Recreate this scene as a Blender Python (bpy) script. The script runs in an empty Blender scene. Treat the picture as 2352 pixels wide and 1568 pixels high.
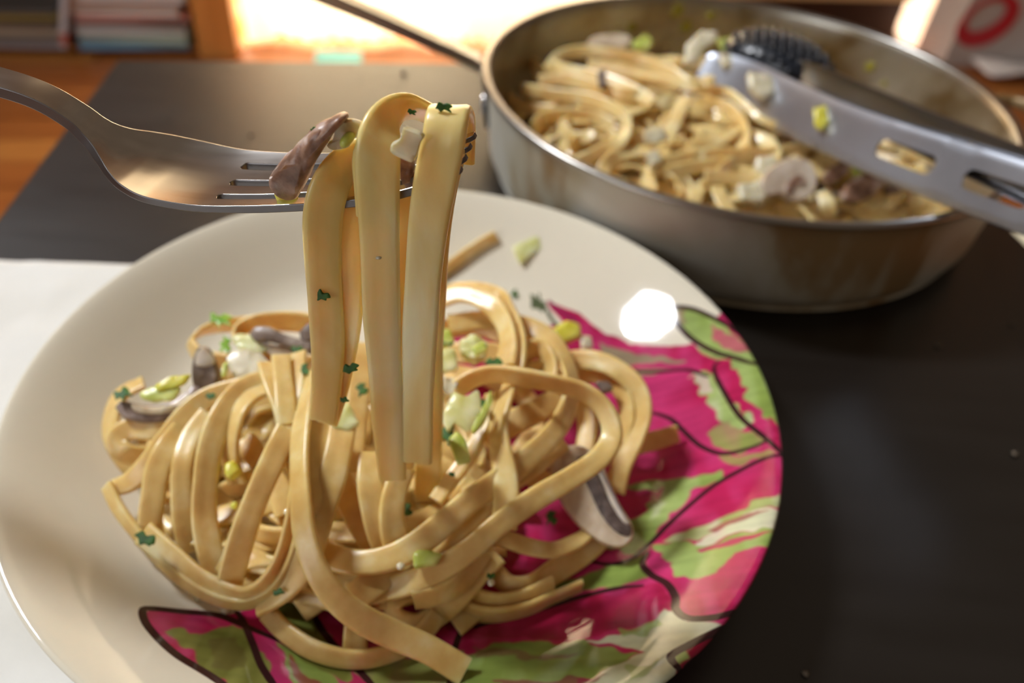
import bpy, bmesh, math, random
import numpy as np
from mathutils import Vector, Matrix, noise

# ------------------------------------------------------------------ camera, world, lights
FPX, PITCH, ROLL = 1764.75, math.radians(41.499), math.radians(4.876)
CAM = Vector((0, 0, .68))
sc = bpy.context.scene
COL = sc.collection
cp, sp, cr, sr = math.cos(PITCH), math.sin(PITCH), math.cos(ROLL), math.sin(ROLL)
UPv, FWD = Vector((0, sp, cp)), Vector((0, cp, -sp))
RT = Vector((cr, 0, 0)) + UPv * sr
UP = Vector((-sr, 0, 0)) + UPv * cr
cd = bpy.data.cameras.new('camera')
cd.sensor_fit = 'HORIZONTAL'
cd.sensor_width = 18.0 * 2352 / FPX
cd.lens = 18.0
cd.clip_start = .01
cd.dof.use_dof = True
cd.dof.focus_distance = .173
cd.dof.aperture_fstop = 5.6
cam = bpy.data.objects.new('camera', cd)
cam.matrix_world = Matrix(((RT.x, UP.x, -FWD.x, CAM.x), (RT.y, UP.y, -FWD.y, CAM.y), (RT.z, UP.z, -FWD.z, CAM.z), (0, 0, 0, 1)))
COL.objects.link(cam)
sc.camera = cam
sc.view_settings.view_transform = 'Standard'
sc.view_settings.look = 'None'
sc.view_settings.gamma = 1
sc.view_settings.use_curve_mapping = False
sc.view_settings.exposure = 0.0

# room axes: the room and the table are turned a little against the camera
EX, EY = Vector((.982, .187, 0)).normalized(), Vector((-.187, .982, 0)).normalized()
def RM(a, b, z=0.0):
    return EX * a + EY * b + Vector((0, 0, z))
ROOMZ = math.atan2(EX.y, EX.x)

w = bpy.data.worlds.new('world')
sc.world = w
w.use_nodes = True
w.node_tree.nodes['Background'].inputs[0].default_value = (1.0, .74, .52, 1)
w.node_tree.nodes['Background'].inputs[1].default_value = .125

def area(name, loc, target, sx, sy, power, color):
    l = bpy.data.lights.new(name, 'AREA')
    l.shape = 'RECTANGLE'; l.size = sx; l.size_y = sy; l.energy = power; l.color = color
    o = bpy.data.objects.new(name, l)
    o.location = loc
    o.rotation_euler = (Vector(target) - Vector(loc)).to_track_quat('-Z', 'Y').to_euler()
    COL.objects.link(o)
    return o
area('window_light_high', (-1.22, .78, 1.94), (.03, .28, .47), .24, .32, 14, (.93, .96, 1.0)).data.spread = math.radians(115)
area('fill_light_left', (-1.30, -.95, 1.15), (0, .25, .45),  .8, .9, 7.5, (.95, .97, 1.0))  # added fill lamp for the fronts of the hanging strands, no real window
area('daylight_behind_curtain', RM(.10, 2.02, .50), RM(.10, 1.2, .50), 1.0, .66, 40, (1, .88, .70))
sun = bpy.data.lights.new('sun', 'SUN')
sun.energy = 18; sun.angle = math.radians(1); sun.color = (1, .86, .66)
so = bpy.data.objects.new('sun', sun)
SD = (EX * -.35 + EY * -.75 + Vector((0, 0, -.56))).normalized()
so.rotation_euler = SD.to_track_quat('-Z', 'Y').to_euler()
so.location = (1, 3, 3)
COL.objects.link(so)

# ------------------------------------------------------------------ helpers
def ray(px, py):
    return RT * ((px - 1176) / FPX) + UP * (-(py - 784) / FPX) + FWD
def at_z(px, py, z):
    r = ray(px, py)
    return CAM + r * ((z - CAM.z) / r.z)
def at_plane(px, py, P, n):
    r = ray(px, py)
    return CAM + r * ((P - CAM).dot(n) / r.dot(n))

def tag(o, label=None, cat=None, group=None, kind=None):
    if label: o['label'] = label
    if cat: o['category'] = cat
    if group: o['group'] = group
    if kind: o['kind'] = kind
    return o
def empty(name, loc=(0, 0, 0), label=None, cat=None, group=None):
    o = bpy.data.objects.new(name, None)
    o.empty_display_size = .02
    o.location = loc
    COL.objects.link(o)
    return tag(o, label, cat, group)
def mesh_obj(name, verts, faces, mat, parent=None, smooth=True, sharp=None):
    me = bpy.data.meshes.new(name)
    me.from_pydata([tuple(v) for v in verts], [], faces)
    me.update()
    bm = bmesh.new(); bm.from_mesh(me)
    bmesh.ops.recalc_face_normals(bm, faces=bm.faces[:])
    bm.to_mesh(me); bm.free()
    if smooth: me.shade_smooth()
    if sharp: me.set_sharp_from_angle(angle=math.radians(sharp))
    if mat: me.materials.append(mat)
    o = bpy.data.objects.new(name, me)
    COL.objects.link(o)
    if parent:
        o.parent = parent
        o.matrix_parent_inverse = Matrix.Translation(-Vector(parent.location)) if parent.type == 'EMPTY' and parent.rotation_euler.to_quaternion().angle < 1e-6 else Matrix.Identity(4)
    return o
def box_data(c, s, rot=None):
    x, y, z = [d / 2 for d in s]
    v = [Vector((sx * x, sy * y, sz * z)) for sx in (-1, 1) for sy in (-1, 1) for sz in (-1, 1)]
    if rot: v = [rot @ q for q in v]
    v = [q + Vector(c) for q in v]
    f = [(0, 1, 3, 2), (4, 6, 7, 5), (0, 4, 5, 1), (2, 3, 7, 6), (0, 2, 6, 4), (1, 5, 7, 3)]
    return v, f
def join_data(parts):
    V, F = [], []
    for v, f in parts:
        n = len(V); V += list(v); F += [tuple(i + n for i in q) for q in f]
    return V, F
RZ = Matrix.Rotation(ROOMZ, 3, 'Z')
def room_box(a0, a1, b0, b1, z0, z1):
    return box_data(RM((a0 + a1) / 2, (b0 + b1) / 2, (z0 + z1) / 2), (a1 - a0, b1 - b0, z1 - z0), RZ)
def bevel(o, wdt, seg=2, ang=40):
    m = o.modifiers.new('bevel', 'BEVEL'); m.width = wdt; m.segments = seg; m.limit_method = 'ANGLE'; m.angle_limit = math.radians(ang)
    return o
def lathe(prof, n=128, c=(0, 0, 0)):
    V, F = [], []
    for i in range(n):
        a = 2 * math.pi * i / n
        for r, z in prof:
            V.append(Vector((c[0] + r * math.cos(a), c[1] + r * math.sin(a), c[2] + z)))
    m = len(prof)
    for i in range(n):
        j = (i + 1) % n
        for k in range(m - 1):
            F.append((i * m + k, j * m + k, j * m + k + 1, i * m + k + 1))
    return V, F
def merge(V, F, tol=1e-6):
    key, idx, out = {}, [], []
    for v in V:
        k = (round(v[0] / tol), round(v[1] / tol), round(v[2] / tol))
        if k not in key:
            key[k] = len(out); out.append(v)
        idx.append(key[k])
    F2 = []
    for f in F:
        g = []
        for i in f:
            if idx[i] not in g: g.append(idx[i])
        if len(g) > 2: F2.append(tuple(g))
    return out, F2
def catmull(P, step):
    """P: list of tuples of floats (x,y,z,extra...) -> resampled array"""
    P = np.array(P, float)
    if len(P) == 2:
        P = np.array([P[0], (P[0] + P[1]) / 2, P[1]])
    Q = np.vstack([2 * P[0] - P[1], P, 2 * P[-1] - P[-2]])
    out = []
    for i in range(1, len(Q) - 2):
        p0, p1, p2, p3 = Q[i - 1], Q[i], Q[i + 1], Q[i + 2]
        L = np.linalg.norm(p2[:3] - p1[:3])
        n = max(2, int(math.ceil(L / step)))
        for k in range(n):
            t = k / n
            out.append(.5 * ((2 * p1) + (-p0 + p2) * t + (2 * p0 - 5 * p1 + 4 * p2 - p3) * t * t + (-p0 + 3 * p1 - 3 * p2 + p3) * t ** 3))
    out.append(P[-1])
    return np.array(out)

# ------------------------------------------------------------------ materials
def mat(name, col, rough=.5, metal=0.0, **kw):
    m = bpy.data.materials.new(name)
    m.use_nodes = True
    b = m.node_tree.nodes['Principled BSDF']
    b.inputs['Base Color'].default_value = (*col, 1)
    b.inputs['Roughness'].default_value = rough
    b.inputs['Metallic'].default_value = metal
    for k, v in kw.items():
        b.inputs[k.replace('_', ' ')].default_value = v
    return m
def nd(m, t, **kw):
    n = m.node_tree.nodes.new(t)
    for k, v in kw.items():
        if hasattr(n, k): setattr(n, k, v)
        else: n.inputs[k].default_value = v
    return n
def lk(m, a, b): m.node_tree.links.new(a, b)
def noisy(m, stops, scale=8, detail=5, dist=0.0, stretch=None, bump=0.0, bscale=None, bdist=.001, rough=None):
    """colour ramp on object-space noise, optional fine bump and roughness variation"""
    b = m.node_tree.nodes['Principled BSDF']
    tc = nd(m, 'ShaderNodeTexCoord')
    src = tc.outputs['Object']
    if stretch:
        mp = nd(m, 'ShaderNodeMapping'); mp.inputs['Scale'].default_value = stretch
        lk(m, src, mp.inputs['Vector']); src = mp.outputs['Vector']
    n = nd(m, 'ShaderNodeTexNoise', Scale=scale, Detail=detail, Distortion=dist)
    lk(m, src, n.inputs['Vector'])
    r = nd(m, 'ShaderNodeValToRGB')
    el = r.color_ramp.elements
    while len(el) < len(stops): el.new(.5)
    for e, (p, c) in zip(el, stops):
        e.position = p; e.color = (*c, 1)
    lk(m, n.outputs[0], r.inputs[0])
    lk(m, r.outputs[0], b.inputs['Base Color'])
    if rough:
        mr = nd(m, 'ShaderNodeMapRange'); mr.inputs['To Min'].default_value = rough[0]; mr.inputs['To Max'].default_value = rough[1]
        lk(m, n.outputs[0], mr.inputs[0]); lk(m, mr.outputs[0], b.inputs['Roughness'])
    if bump:
        n2 = nd(m, 'ShaderNodeTexNoise', Scale=bscale or scale * 4, Detail=3)
        lk(m, src, n2.inputs['Vector'])
        bp = nd(m, 'ShaderNodeBump', Strength=bump, Distance=bdist)
        lk(m, n2.outputs[0], bp.inputs['Height']); lk(m, bp.outputs[0], b.inputs['Normal'])
    return m
SSS = dict(Subsurface_Weight=.55, Subsurface_Radius=(1.0, .70, .28), Subsurface_Scale=.004)
M = {}
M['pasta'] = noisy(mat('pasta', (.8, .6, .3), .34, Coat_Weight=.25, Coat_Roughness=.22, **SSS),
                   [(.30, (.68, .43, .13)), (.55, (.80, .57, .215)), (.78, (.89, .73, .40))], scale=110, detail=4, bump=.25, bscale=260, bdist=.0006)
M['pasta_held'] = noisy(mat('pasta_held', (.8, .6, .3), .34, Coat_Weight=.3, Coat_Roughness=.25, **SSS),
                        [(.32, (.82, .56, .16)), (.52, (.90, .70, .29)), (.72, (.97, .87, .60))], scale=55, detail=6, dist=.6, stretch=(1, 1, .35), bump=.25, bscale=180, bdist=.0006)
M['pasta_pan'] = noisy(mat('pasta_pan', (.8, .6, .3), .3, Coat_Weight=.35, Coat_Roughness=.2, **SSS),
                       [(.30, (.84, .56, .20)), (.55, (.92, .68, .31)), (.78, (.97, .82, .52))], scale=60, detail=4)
M['flesh'] = noisy(mat('mushroom_flesh', (.7, .6, .5), .35, Coat_Weight=.3, **SSS), [(.3, (.54, .40, .26)), (.7, (.80, .68, .52))], scale=160, bump=.3, bscale=300)
M['flesh_pale'] = noisy(mat('mushroom_flesh_pale', (.7, .6, .5), .35, Coat_Weight=.15, **SSS), [(.3, (.52, .40, .30)), (.7, (.78, .68, .56))], scale=120)
M['skin'] = noisy(mat('mushroom_skin', (.3, .2, .15), .42, Coat_Weight=.15), [(.3, (.17, .105, .08)), (.7, (.40, .29, .24))], scale=180, bump=.4, bscale=300)
M['browned'] = noisy(mat('mushroom_browned', (.3, .2, .15), .4, Coat_Weight=.2, **SSS), [(.38, (.17, .085, .05)), (.52, (.38, .22, .15)), (.66, (.70, .58, .52))], scale=150, bump=.5, bscale=260)
M['grey_mush'] = noisy(mat('mushroom_grey', (.3, .25, .25), .42, Coat_Weight=.15), [(.3, (.12, .08, .06)), (.55, (.24, .17, .13)), (.72, (.50, .42, .35))], scale=140, bump=.4, bscale=260)
M['gills'] = noisy(mat('mushroom_gills', (.1, .08, .07), .4), [(.3, (.045, .03, .025)), (.7, (.17, .12, .10))], scale=300, bump=.6, bscale=500)
def leekmat(n, a, b): return noisy(mat(n, a, .36, Coat_Weight=.2, Coat_Roughness=.2, **SSS), [(.35, a), (.65, b)], scale=120, detail=3)
M['leek_yellow'] = leekmat('leek_yellow', (.62, .55, .03), (.84, .80, .16))
M['leek_lime'] = leekmat('leek_lime', (.42, .50, .06), (.72, .76, .25))
M['leek_shaded'] = leekmat('leek_shaded', (.30, .25, .02), (.48, .42, .06))  # yellow leek darkened, the pan wall's shade is in the colour
M['leek_pale'] = leekmat('leek_pale', (.60, .60, .20), (.80, .79, .46))
M['leek_white'] = leekmat('leek_white', (.60, .53, .34), (.82, .76, .58))
M['leek_green'] = leekmat('leek_green', (.10, .30, .015), (.25, .50, .05))
M['parsley'] = noisy(mat('parsley', (.02, .1, .02), .6), [(.3, (.012, .060, .008)), (.7, (.06, .19, .025))], scale=300)
M['cream'] = mat('cream_sauce', (.78, .68, .48), .25, Coat_Weight=.4, **SSS)
M['steel'] = noisy(mat('fork_steel', (.6, .57, .54), .16, 1.0), [(.3, (.56, .53, .50)), (.7, (.66, .63, .60))], scale=20, stretch=(1, 12, 12), rough=(.15, .24))
M['steel_edge'] = mat('fork_edge_shaded', (.20, .19, .195), .38, 1.0)  # shade on the fork's sides and slots put into a darker steel colour
M['tong_steel'] = noisy(mat('tong_steel', (.5, .5, .52), .4, 1.0), [(.3, (.50, .53, .60)), (.7, (.62, .66, .74))], scale=20, rough=(.28, .36))
M['pan_out'] = noisy(mat('pan_outside', (.5, .47, .4), .42, .35), [(.38, (.30, .19, .08)), (.46, (.45, .40, .29)), (.6, (.56, .54, .47))], scale=16, detail=6, dist=.4, stretch=(1, 1, .45), rough=(.45, .58))
M['pan_in'] = noisy(mat('pan_inside', (.5, .47, .4), .32, 1.0), [(.35, (.30, .21, .10)), (.5, (.47, .41, .32)), (.65, (.60, .57, .50))], scale=22, detail=7, dist=.5, rough=(.26, .45))
M['rim'] = mat('pan_rim', (.42, .40, .37), .3, 1.0)
M['rivet'] = mat('rivet_steel', (.75, .75, .75), .18, 1.0)
M['tong_shaded'] = mat('tong_steel_shaded', (.22, .22, .23), .30, 1.0)  # far arm's shade is painted in as a darker copy of the steel
M['black'] = mat('black_nylon', (.010, .014, .022), .28, Coat_Weight=.3)
M['table'] = noisy(mat('table_top', (.01, .01, .01), .3, Specular_IOR_Level=1.0), [(.3, (.0070, .0052, .0042)), (.7, (.010, .0078, .0064))], scale=14, stretch=(1, 6, 1), rough=(.28, .36))
M['cloth'] = noisy(mat('napkin_cotton', (.8, .8, .75), .9, Sheen_Weight=.2), [(.3, (.76, .745, .69)), (.7, (.84, .83, .79))], scale=26, bump=.35, bscale=700, bdist=.0004)
M['curtain'] = mat('curtain_fabric', (.9, .87, .8), .9)
M['book_wood'] = noisy(mat('bookcase_wood', (.6, .3, .1), .45), [(.3, (.62, .27, .055)), (.7, (.78, .38, .10))], scale=6, detail=8, stretch=(8, 8, .7))
M['plank'] = noisy(mat('floor_wood', (.5, .2, .06), .38), [(.3, (.27, .075, .014)), (.7, (.42, .145, .03))], scale=5, detail=8, stretch=(1, 12, 1))
M['plank2'] = noisy(mat('floor_wood_light', (.5, .2, .06), .38), [(.3, (.40, .14, .03)), (.7, (.52, .22, .05))], scale=5, detail=8, stretch=(1, 12, 1))
M['gap'] = mat('floor_gap', (.06, .02, .01), .8)
M['wall'] = noisy(mat('wall_paint', (.6, .5, .4), .8), [(.3, (.60, .50, .40)), (.7, (.64, .54, .44))], scale=3)
M['frame'] = mat('window_frame_paint', (.75, .70, .62), .5)
M['crumb'] = mat('crumb', (.12, .09, .06), .8)

# curtain transmits daylight
m = M['curtain']; nt = m.node_tree; bs = nt.nodes['Principled BSDF']; out = nt.nodes['Material Output']
tr = nt.nodes.new('ShaderNodeBsdfTranslucent'); tr.inputs[0].default_value = (.95, .90, .80, 1)
mx = nt.nodes.new('ShaderNodeMixShader'); mx.inputs[0].default_value = .6
lk(m, bs.outputs[0], mx.inputs[1]); lk(m, tr.outputs[0], mx.inputs[2]); lk(m, mx.outputs[0], out.inputs[0])

# ------------------------------------------------------------------ the room
TZ = .45                                   # table top
fl = mesh_obj('floor', *room_box(-3.0, 3.2, -2.0, 3.0, -.06, -.016), M['gap'], smooth=False); tag(fl, kind='structure')
rnd = random.Random(4)
pw = .082
row = 0
b = -1.0
plank_meshes = {}
while b < 2.9:
    a = -2.8 + rnd.uniform(-.9, 0)
    while a < 2.9:
        L = rnd.choice([.9, 1.3, 1.7])
        key = (L, rnd.random() < .4)
        if key not in plank_meshes:
            o = mesh_obj('plank', *box_data((0, 0, 0), (L - .003, pw - .003, .02)), M['plank2' if key[1] else 'plank'], smooth=False)
            plank_meshes[key] = o.data
        else:
            o = bpy.data.objects.new('plank', plank_meshes[key]); COL.objects.link(o)
        o.location = RM(a + L / 2, b, -.010 + rnd.uniform(-.0008, .0008))
        o.rotation_euler = (0, 0, ROOMZ)
        o.parent = fl
        a += L
    b += pw
# back wall with a glazed door behind the curtain, then a deeper bay on the right
wb = mesh_obj('wall_back', *join_data([room_box(-3.0, -.36, 1.86, 1.98, 0, 2.6), room_box(-.36, .62, 1.86, 1.98, 2.05, 2.6), room_box(.62, .70, 1.86, 1.98, 0, 2.6),
                                       room_box(.60, .70, 1.98, 2.72, 0, 2.6),
                                       room_box(.70, 1.65, 2.60, 2.72, 0, 2.6), room_box(1.65, 2.15, 2.60, 2.72, 0, .25), room_box(1.65, 2.15, 2.60, 2.72, .76, 2.6), room_box(2.15, 3.2, 2.60, 2.72, 0, 2.6)]), M['wall'], smooth=False)
tag(wb, kind='structure')
d1 = empty('door_1', RM(.17, 1.92, 0)); tag(d1, kind='structure')
mesh_obj('door_frame', *join_data([room_box(-.36, -.31, 1.87, 1.95, 0, 2.05), room_box(.57, .62, 1.87, 1.95, 0, 2.05), room_box(-.31, .57, 1.87, 1.95, 2.0, 2.05), room_box(-.31, .57, 1.87, 1.95, 0, .03)]), M['frame'], d1, smooth=False)
glass = mat('window_glass', (1, 1, 1), .0)
tr = nd(glass, 'ShaderNodeBsdfTransparent'); gg = nd(glass, 'ShaderNodeBsdfGlossy'); gg.inputs['Roughness'].default_value = .02
mx = nd(glass, 'ShaderNodeMixShader'); mx.inputs[0].default_value = .06
lk(glass, tr.outputs[0], mx.inputs[1]); lk(glass, gg.outputs[0], mx.inputs[2]); lk(glass, mx.outputs[0], glass.node_tree.nodes['Material Output'].inputs[0])
mesh_obj('pane', *room_box(-.31, .57, 1.905, 1.911, .03, 2.0), glass, d1, smooth=False)
w1 = empty('window_1', RM(1.90, 2.66, .25)); tag(w1, kind='structure')
mesh_obj('window_frame', *join_data([room_box(1.65, 1.665, 2.62, 2.68, .25, .76), room_box(2.135, 2.15, 2.62, 2.68, .25, .76), room_box(1.665, 2.135, 2.62, 2.68, .25, .265), room_box(1.665, 2.135, 2.62, 2.68, .745, .76)]), M['frame'], w1, smooth=False)
mesh_obj('pane', *room_box(1.665, 2.135, 2.648, 2.652, .265, .745), glass, w1, smooth=False)

# curtain with scalloped hem
def curtain():
    V, F = [], []
    na, nz = 260, 40
    a0, a1, sw = -.315, .50, .037
    for i in range(na + 1):
        a = a0 + (a1 - a0) * i / na
        u = ((a - a0) / sw) % 1.0
        hem = .030 - .018 * math.sin(math.pi * u) ** .6
        if a < a0 + .055: hem = .006
        for k in range(nz + 1):
            t = k / nz
            z = hem + (1.95 - hem) * t ** 1.6
            b = 1.785 + .010 * math.sin(a * 46 + .6 * math.sin(t * 3)) + .006 * math.sin(a * 21 + 1)
            V.append(RM(a, b, z))
    for i in range(na):
        for k in range(nz):
            q = i * (nz + 1) + k
            F.append((q, q + nz + 1, q + nz + 2, q + 1))
    o = mesh_obj('curtain', V, F, M['curtain'])
    s = o.modifiers.new('thickness', 'SOLIDIFY'); s.thickness = .0012
    return tag(o, 'white sunlit curtain with a scalloped hem hanging to the wooden floor', 'curtain')
curtain()

# bookcase
bc = empty('bookcase', RM(-1.0, 1.78, 0), 'orange wooden bookcase with low shelf of magazines left of the curtain', 'bookcase')
def bcp(name, a0, a1, b0, b1, z0, z1):
    o = mesh_obj(name, *room_box(a0, a1, b0, b1, z0, z1), M['book_wood'], bc, smooth=False); bevel(o, .002); return o
bcp('side_panel', -.405, -.325, 1.70, 1.85, 0, 1.3)
bcp('side_panel', -1.70, -1.62, 1.70, 1.85, 0, 1.3)
bcp('bottom_shelf', -1.62, -.405, 1.725, 1.85, .004, .014)
bcp('shelf', -1.62, -.415, 1.715, 1.85, .36, .38)
bcp('top', -1.62, -.415, 1.71, 1.85, 1.28, 1.30)
bcp('plinth', -1.62, -.405, 1.735, 1.745, 0, .004)

# magazines on the low shelf
def magazine(a, b, z, la, lb, t, rot, cover, pages, label, name='magazine'):
    rt = Matrix.Rotation(ROOMZ + math.radians(rot), 3, 'Z')
    c = RM(a, b, z)
    e = empty(name, c, label, 'magazine', 'magazines on the low shelf')
    mc = mat('magazine_cover', cover, .4); mp = mat('magazine_pages', pages, .7)
    e.rotation_euler = (0, 0, ROOMZ + math.radians(rot))
    th = t * .16
    def ch(nm, cc, ss, mm):
        o = mesh_obj(nm, *box_data(cc, ss), mm, None, smooth=False); o.parent = e
        return o
    ch('front_cover', (0, 0, t - th / 2), (la, lb, th), mc)
    ch('back_cover', (0, 0, th / 2), (la, lb, th), mc)
    ch('pages', (.001, 0, t / 2), (la - .006, lb - .004, t - 2 * th), mp)
z = .0145
right = [(.15, .30, .52, .30, .55, .7, .014, 'magazine with a blue cover lying lowest in the right-hand stack', 2),
         (.25, .45, .33, .62, .72, .66, .016, 'thick green-covered magazine above the blue one', -3),
         (.60, .60, .62, .72, .74, .74, .018, 'thick pale grey magazine in the middle of the stack', 1),
         (.03, .03, .04, .10, .09, .10, .008, 'thin black magazine between the pale ones', -2),
         (.75, .28, .24, .72, .48, .42, .012, 'red and white magazine on the black one', 3),
         (.72, .70, .68, .80, .78, .74, .014, 'white magazine above the red one', -1),
         (.50, .22, .12, .6, .55, .5, .012, 'brownish red magazine near the top of the right stack', 2),
         (.8, .8, .8, .8, .8, .8, .012, 'white magazine topmost of the right stack', 0)]
rnd = random.Random(3)
for q in right:
    magazine(-.53 + rnd.uniform(-.012, .008), 1.78, z, .22, .15, q[6], q[8], q[:3], q[3:6], q[7]); z += q[6] + .0004
z = .0145
leftm = [((.35, .28, .30), (.45, .42, .42), .012, 'grey-pink magazine lowest in the left-hand stack'),
         ((.10, .10, .11), (.3, .28, .26), .010, 'dark grey magazine second from below in the left stack'),
         ((.30, .22, .15), (.50, .42, .33), .022, 'thick brown book block in the left stack'),
         ((.05, .04, .04), (.25, .2, .15), .012, 'black magazine under the yellow one in the left stack'),
         ((.50, .34, .02), (.4, .3, .1), .010, 'yellow magazine in the left stack'),
         ((.04, .04, .04), (.2, .2, .2), .012, 'black magazine above the yellow one in the left stack')]
for i, q in enumerate(leftm):
    magazine(-.80 + rnd.uniform(-.01, .01), 1.78, z, .25, .15, q[2], rnd.uniform(-3, 3), q[0], q[1], q[3]); z += q[2] + .0004
# leaning white booklet between the stacks
lb_ = empty('booklet', RM(-.655, 1.75, .0155), 'white and red booklet standing slanted between the magazine stacks', 'magazine')
rl = RZ @ Matrix.Rotation(math.radians(18), 3, 'Y')
mesh_obj('cover', *box_data(RM(-.650, 1.75, .088), (.012, .12, .14), rl), mat('booklet_white', (.72, .72, .78), .5), lb_, smooth=False)
mesh_obj('spine_band', *box_data(RM(-.664, 1.75, .040), (.0135, .121, .022), rl), mat('booklet_red', (.6, .15, .10), .5), lb_, smooth=False)

# cyan pad on the floor in front of the curtain
cy = mesh_obj('floor_pad', *room_box(-.165, -.065, 1.66, 1.73, 0.001, .010), noisy(mat('cyan_pad', (.12, .5, .55), .5), [(.3, (.10, .48, .54)), (.7, (.16, .58, .62))], scale=20), smooth=False)
bevel(cy, .003); tag(cy, 'light blue folded cloth lying on the wooden floor below the curtain hem', 'cloth')

# low bench in the bay, shopping bag, white cloth
lbn = empty('low_bench', RM(1.0, 2.0, 0), 'low dark bench with a wooden top coloured as if sunlit behind the pan', 'bench')
mdark = mat('bench_dark', (.05, .022, .014), .5)
mesh_obj('bench_top', *room_box(.72, 1.30, 1.86, 2.20, .100, .118), noisy(mat('bench_top', (.8, .6, .3), .4), [(.3, (.80, .55, .26)), (.7, (.88, .65, .34))], scale=5, stretch=(1, 8, 1)), lbn, smooth=False)  # light wood colour stands in for sunlight on the top
mesh_obj('front_board', *room_box(.74, 1.28, 1.88, 1.90, 0, .100), mdark, lbn, smooth=False)
mesh_obj('back_board', *room_box(.74, 1.28, 2.16, 2.18, 0, .100), mdark, lbn, smooth=False)
mesh_obj('end_board', *room_box(.72, .74, 1.88, 2.18, 0, .100), mdark, lbn, smooth=False)
mesh_obj('end_board', *room_box(1.28, 1.30, 1.88, 2.18, 0, .100), mdark, lbn, smooth=False)

bag = empty('shopping_bag', RM(1.56, 1.74, 0), 'white paper bag with a red ring mark standing on the floor', 'bag')
mb = noisy(mat('bag_paper', (.6, .55, .52), .7), [(.3, (.58, .53, .50)), (.7, (.66, .62, .60))], scale=9)
def tube_walls(a0, a1, b0, b1, z0, z1, taper):
    V = []
    for zz, k in ((z0, 0), (z1, taper)):
        V += [RM(a0 + k, b0 + k, zz), RM(a1 - k, b0 + k, zz), RM(a1 - k, b1 - k, zz), RM(a0 + k, b1 - k, zz)]
    return V, [(0, 1, 5, 4), (1, 2, 6, 5), (2, 3, 7, 6), (3, 0, 4, 7), (0, 1, 2, 3)]
o = mesh_obj('bag_body', *tube_walls(1.335, 1.62, 1.70, 1.82, .001, .36, .004), mb, bag, smooth=False)
s = o.modifiers.new('thickness', 'SOLIDIFY'); s.thickness = .0015
# ring mark: flat print slightly proud of the front
V, F = [], []
for i in range(48):
    t = 2 * math.pi * i / 48
    wd = .006 + .016 * (1 + math.cos(t + .8)) / 2
    for k in (0, 1):
        rr = 1 + (k * 2 - 1) * wd / .05
        V.append(RM(1.398 + .056 * rr * math.cos(t) + .012 * math.sin(t), 1.6985, .116 + .048 * rr * math.sin(t)))
for i in range(48):
    j = (i + 1) % 48
    F.append((2 * i, 2 * j, 2 * j + 1, 2 * i + 1))
o = mesh_obj('ring_print', V, F, mat('red_print', (.62, .02, .04), .5), bag, smooth=False)
s = o.modifiers.new('thickness', 'SOLIDIFY'); s.thickness = .0006
V, F = [], []
for i in range(25):
    for k in range(13):
        a = 1.40 + .42 * i / 24; bb = 1.60 + .09 * k / 12
        V.append(RM(a, bb, .012 + .012 * noise.noise(Vector((a * 12, bb * 14, 3))) + .006))
for i in range(24):
    for k in range(12):
        q = i * 13 + k; F.append((q, q + 13, q + 14, q + 1))
o = mesh_obj('white_cloth', V, F, mat('white_cotton', (.85, .84, .84), .9)); s = o.modifiers.new('thickness', 'SOLIDIFY'); s.thickness = .006
tag(o, 'crumpled white cloth lying on the floor before the paper bag', 'cloth')
# cream cushion right of the table
cu = []
V, F = [], []
for i in range(17):
    for k in range(17):
        u, v = i / 8 - 1, k / 8 - 1
        hgt = .045 * (max(0, 1 - u ** 4) * max(0, 1 - v ** 4)) ** .5
        V.append(RM(.66 + .17 * u, .40 + .17 * v, .28 + hgt))
n = len(V)
V += [q - Vector((0, 0, 2 * (q.z - .28) + .0)) for q in V[:n]]
for i in range(16):
    for k in range(16):
        q = i * 17 + k
        F.append((q, q + 17, q + 18, q + 1)); F.append((n + q, n + q + 1, n + q + 18, n + q + 17))
V, F = merge(V, F, 1e-5)
stl = empty('footstool', RM(.66, .40, 0), 'cream cushioned footstool beside the right edge of the table', 'stool')
mesh_obj('cushion', V, F, noisy(mat('cream_cushion', (.75, .72, .55), .9), [(.3, (.74, .72, .56)), (.7, (.80, .78, .62))], scale=30), stl)
for sx in (-1, 1):
    for sy in (-1, 1):
        mesh_obj('leg', *room_box(.66 + sx * .12 - .015, .66 + sx * .12 + .015, .40 + sy * .12 - .015, .40 + sy * .12 + .015, 0, .25), M['book_wood'], stl, smooth=False)

# ------------------------------------------------------------------ table
FL, FR = Vector((-.296, .525, 0)), Vector((.252, .629, 0))
SDV = Vector((.140, -.990, 0)).normalized()
quad = [FL, FR, FR + SDV * 1.05, FL + SDV * 1.05]
tb = empty('coffee_table', RM(0, .1, 0), 'dark brown low table with a smooth top carrying the plate and pan', 'table')
V = [q + Vector((0, 0, TZ)) for q in quad] + [q + Vector((0, 0, TZ - .028)) for q in quad]
o = mesh_obj('tabletop', V, [(0, 1, 2, 3), (7, 6, 5, 4), (0, 4, 5, 1), (1, 5, 6, 2), (2, 6, 7, 3), (3, 7, 4, 0)], M['table'], tb, smooth=False); bevel(o, .0015)
cen = sum(quad, Vector()) / 4
for q in quad:
    c = q.lerp(cen, .09)
    mesh_obj('leg', *box_data((c.x, c.y, (TZ - .028) / 2), (.045, .045, TZ - .028), RZ), M['table'], tb, smooth=False)
for i in range(4):
    p, q = quad[i].lerp(cen, .09), quad[(i + 1) % 4].lerp(cen, .09)
    d = q - p
    mesh_obj('apron', *box_data(((p + q) / 2) + Vector((0, 0, TZ - .058)), (d.length - .045, .018, .06), Matrix.Rotation(math.atan2(d.y, d.x), 3, 'Z')), M['table'], tb, smooth=False)
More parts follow.
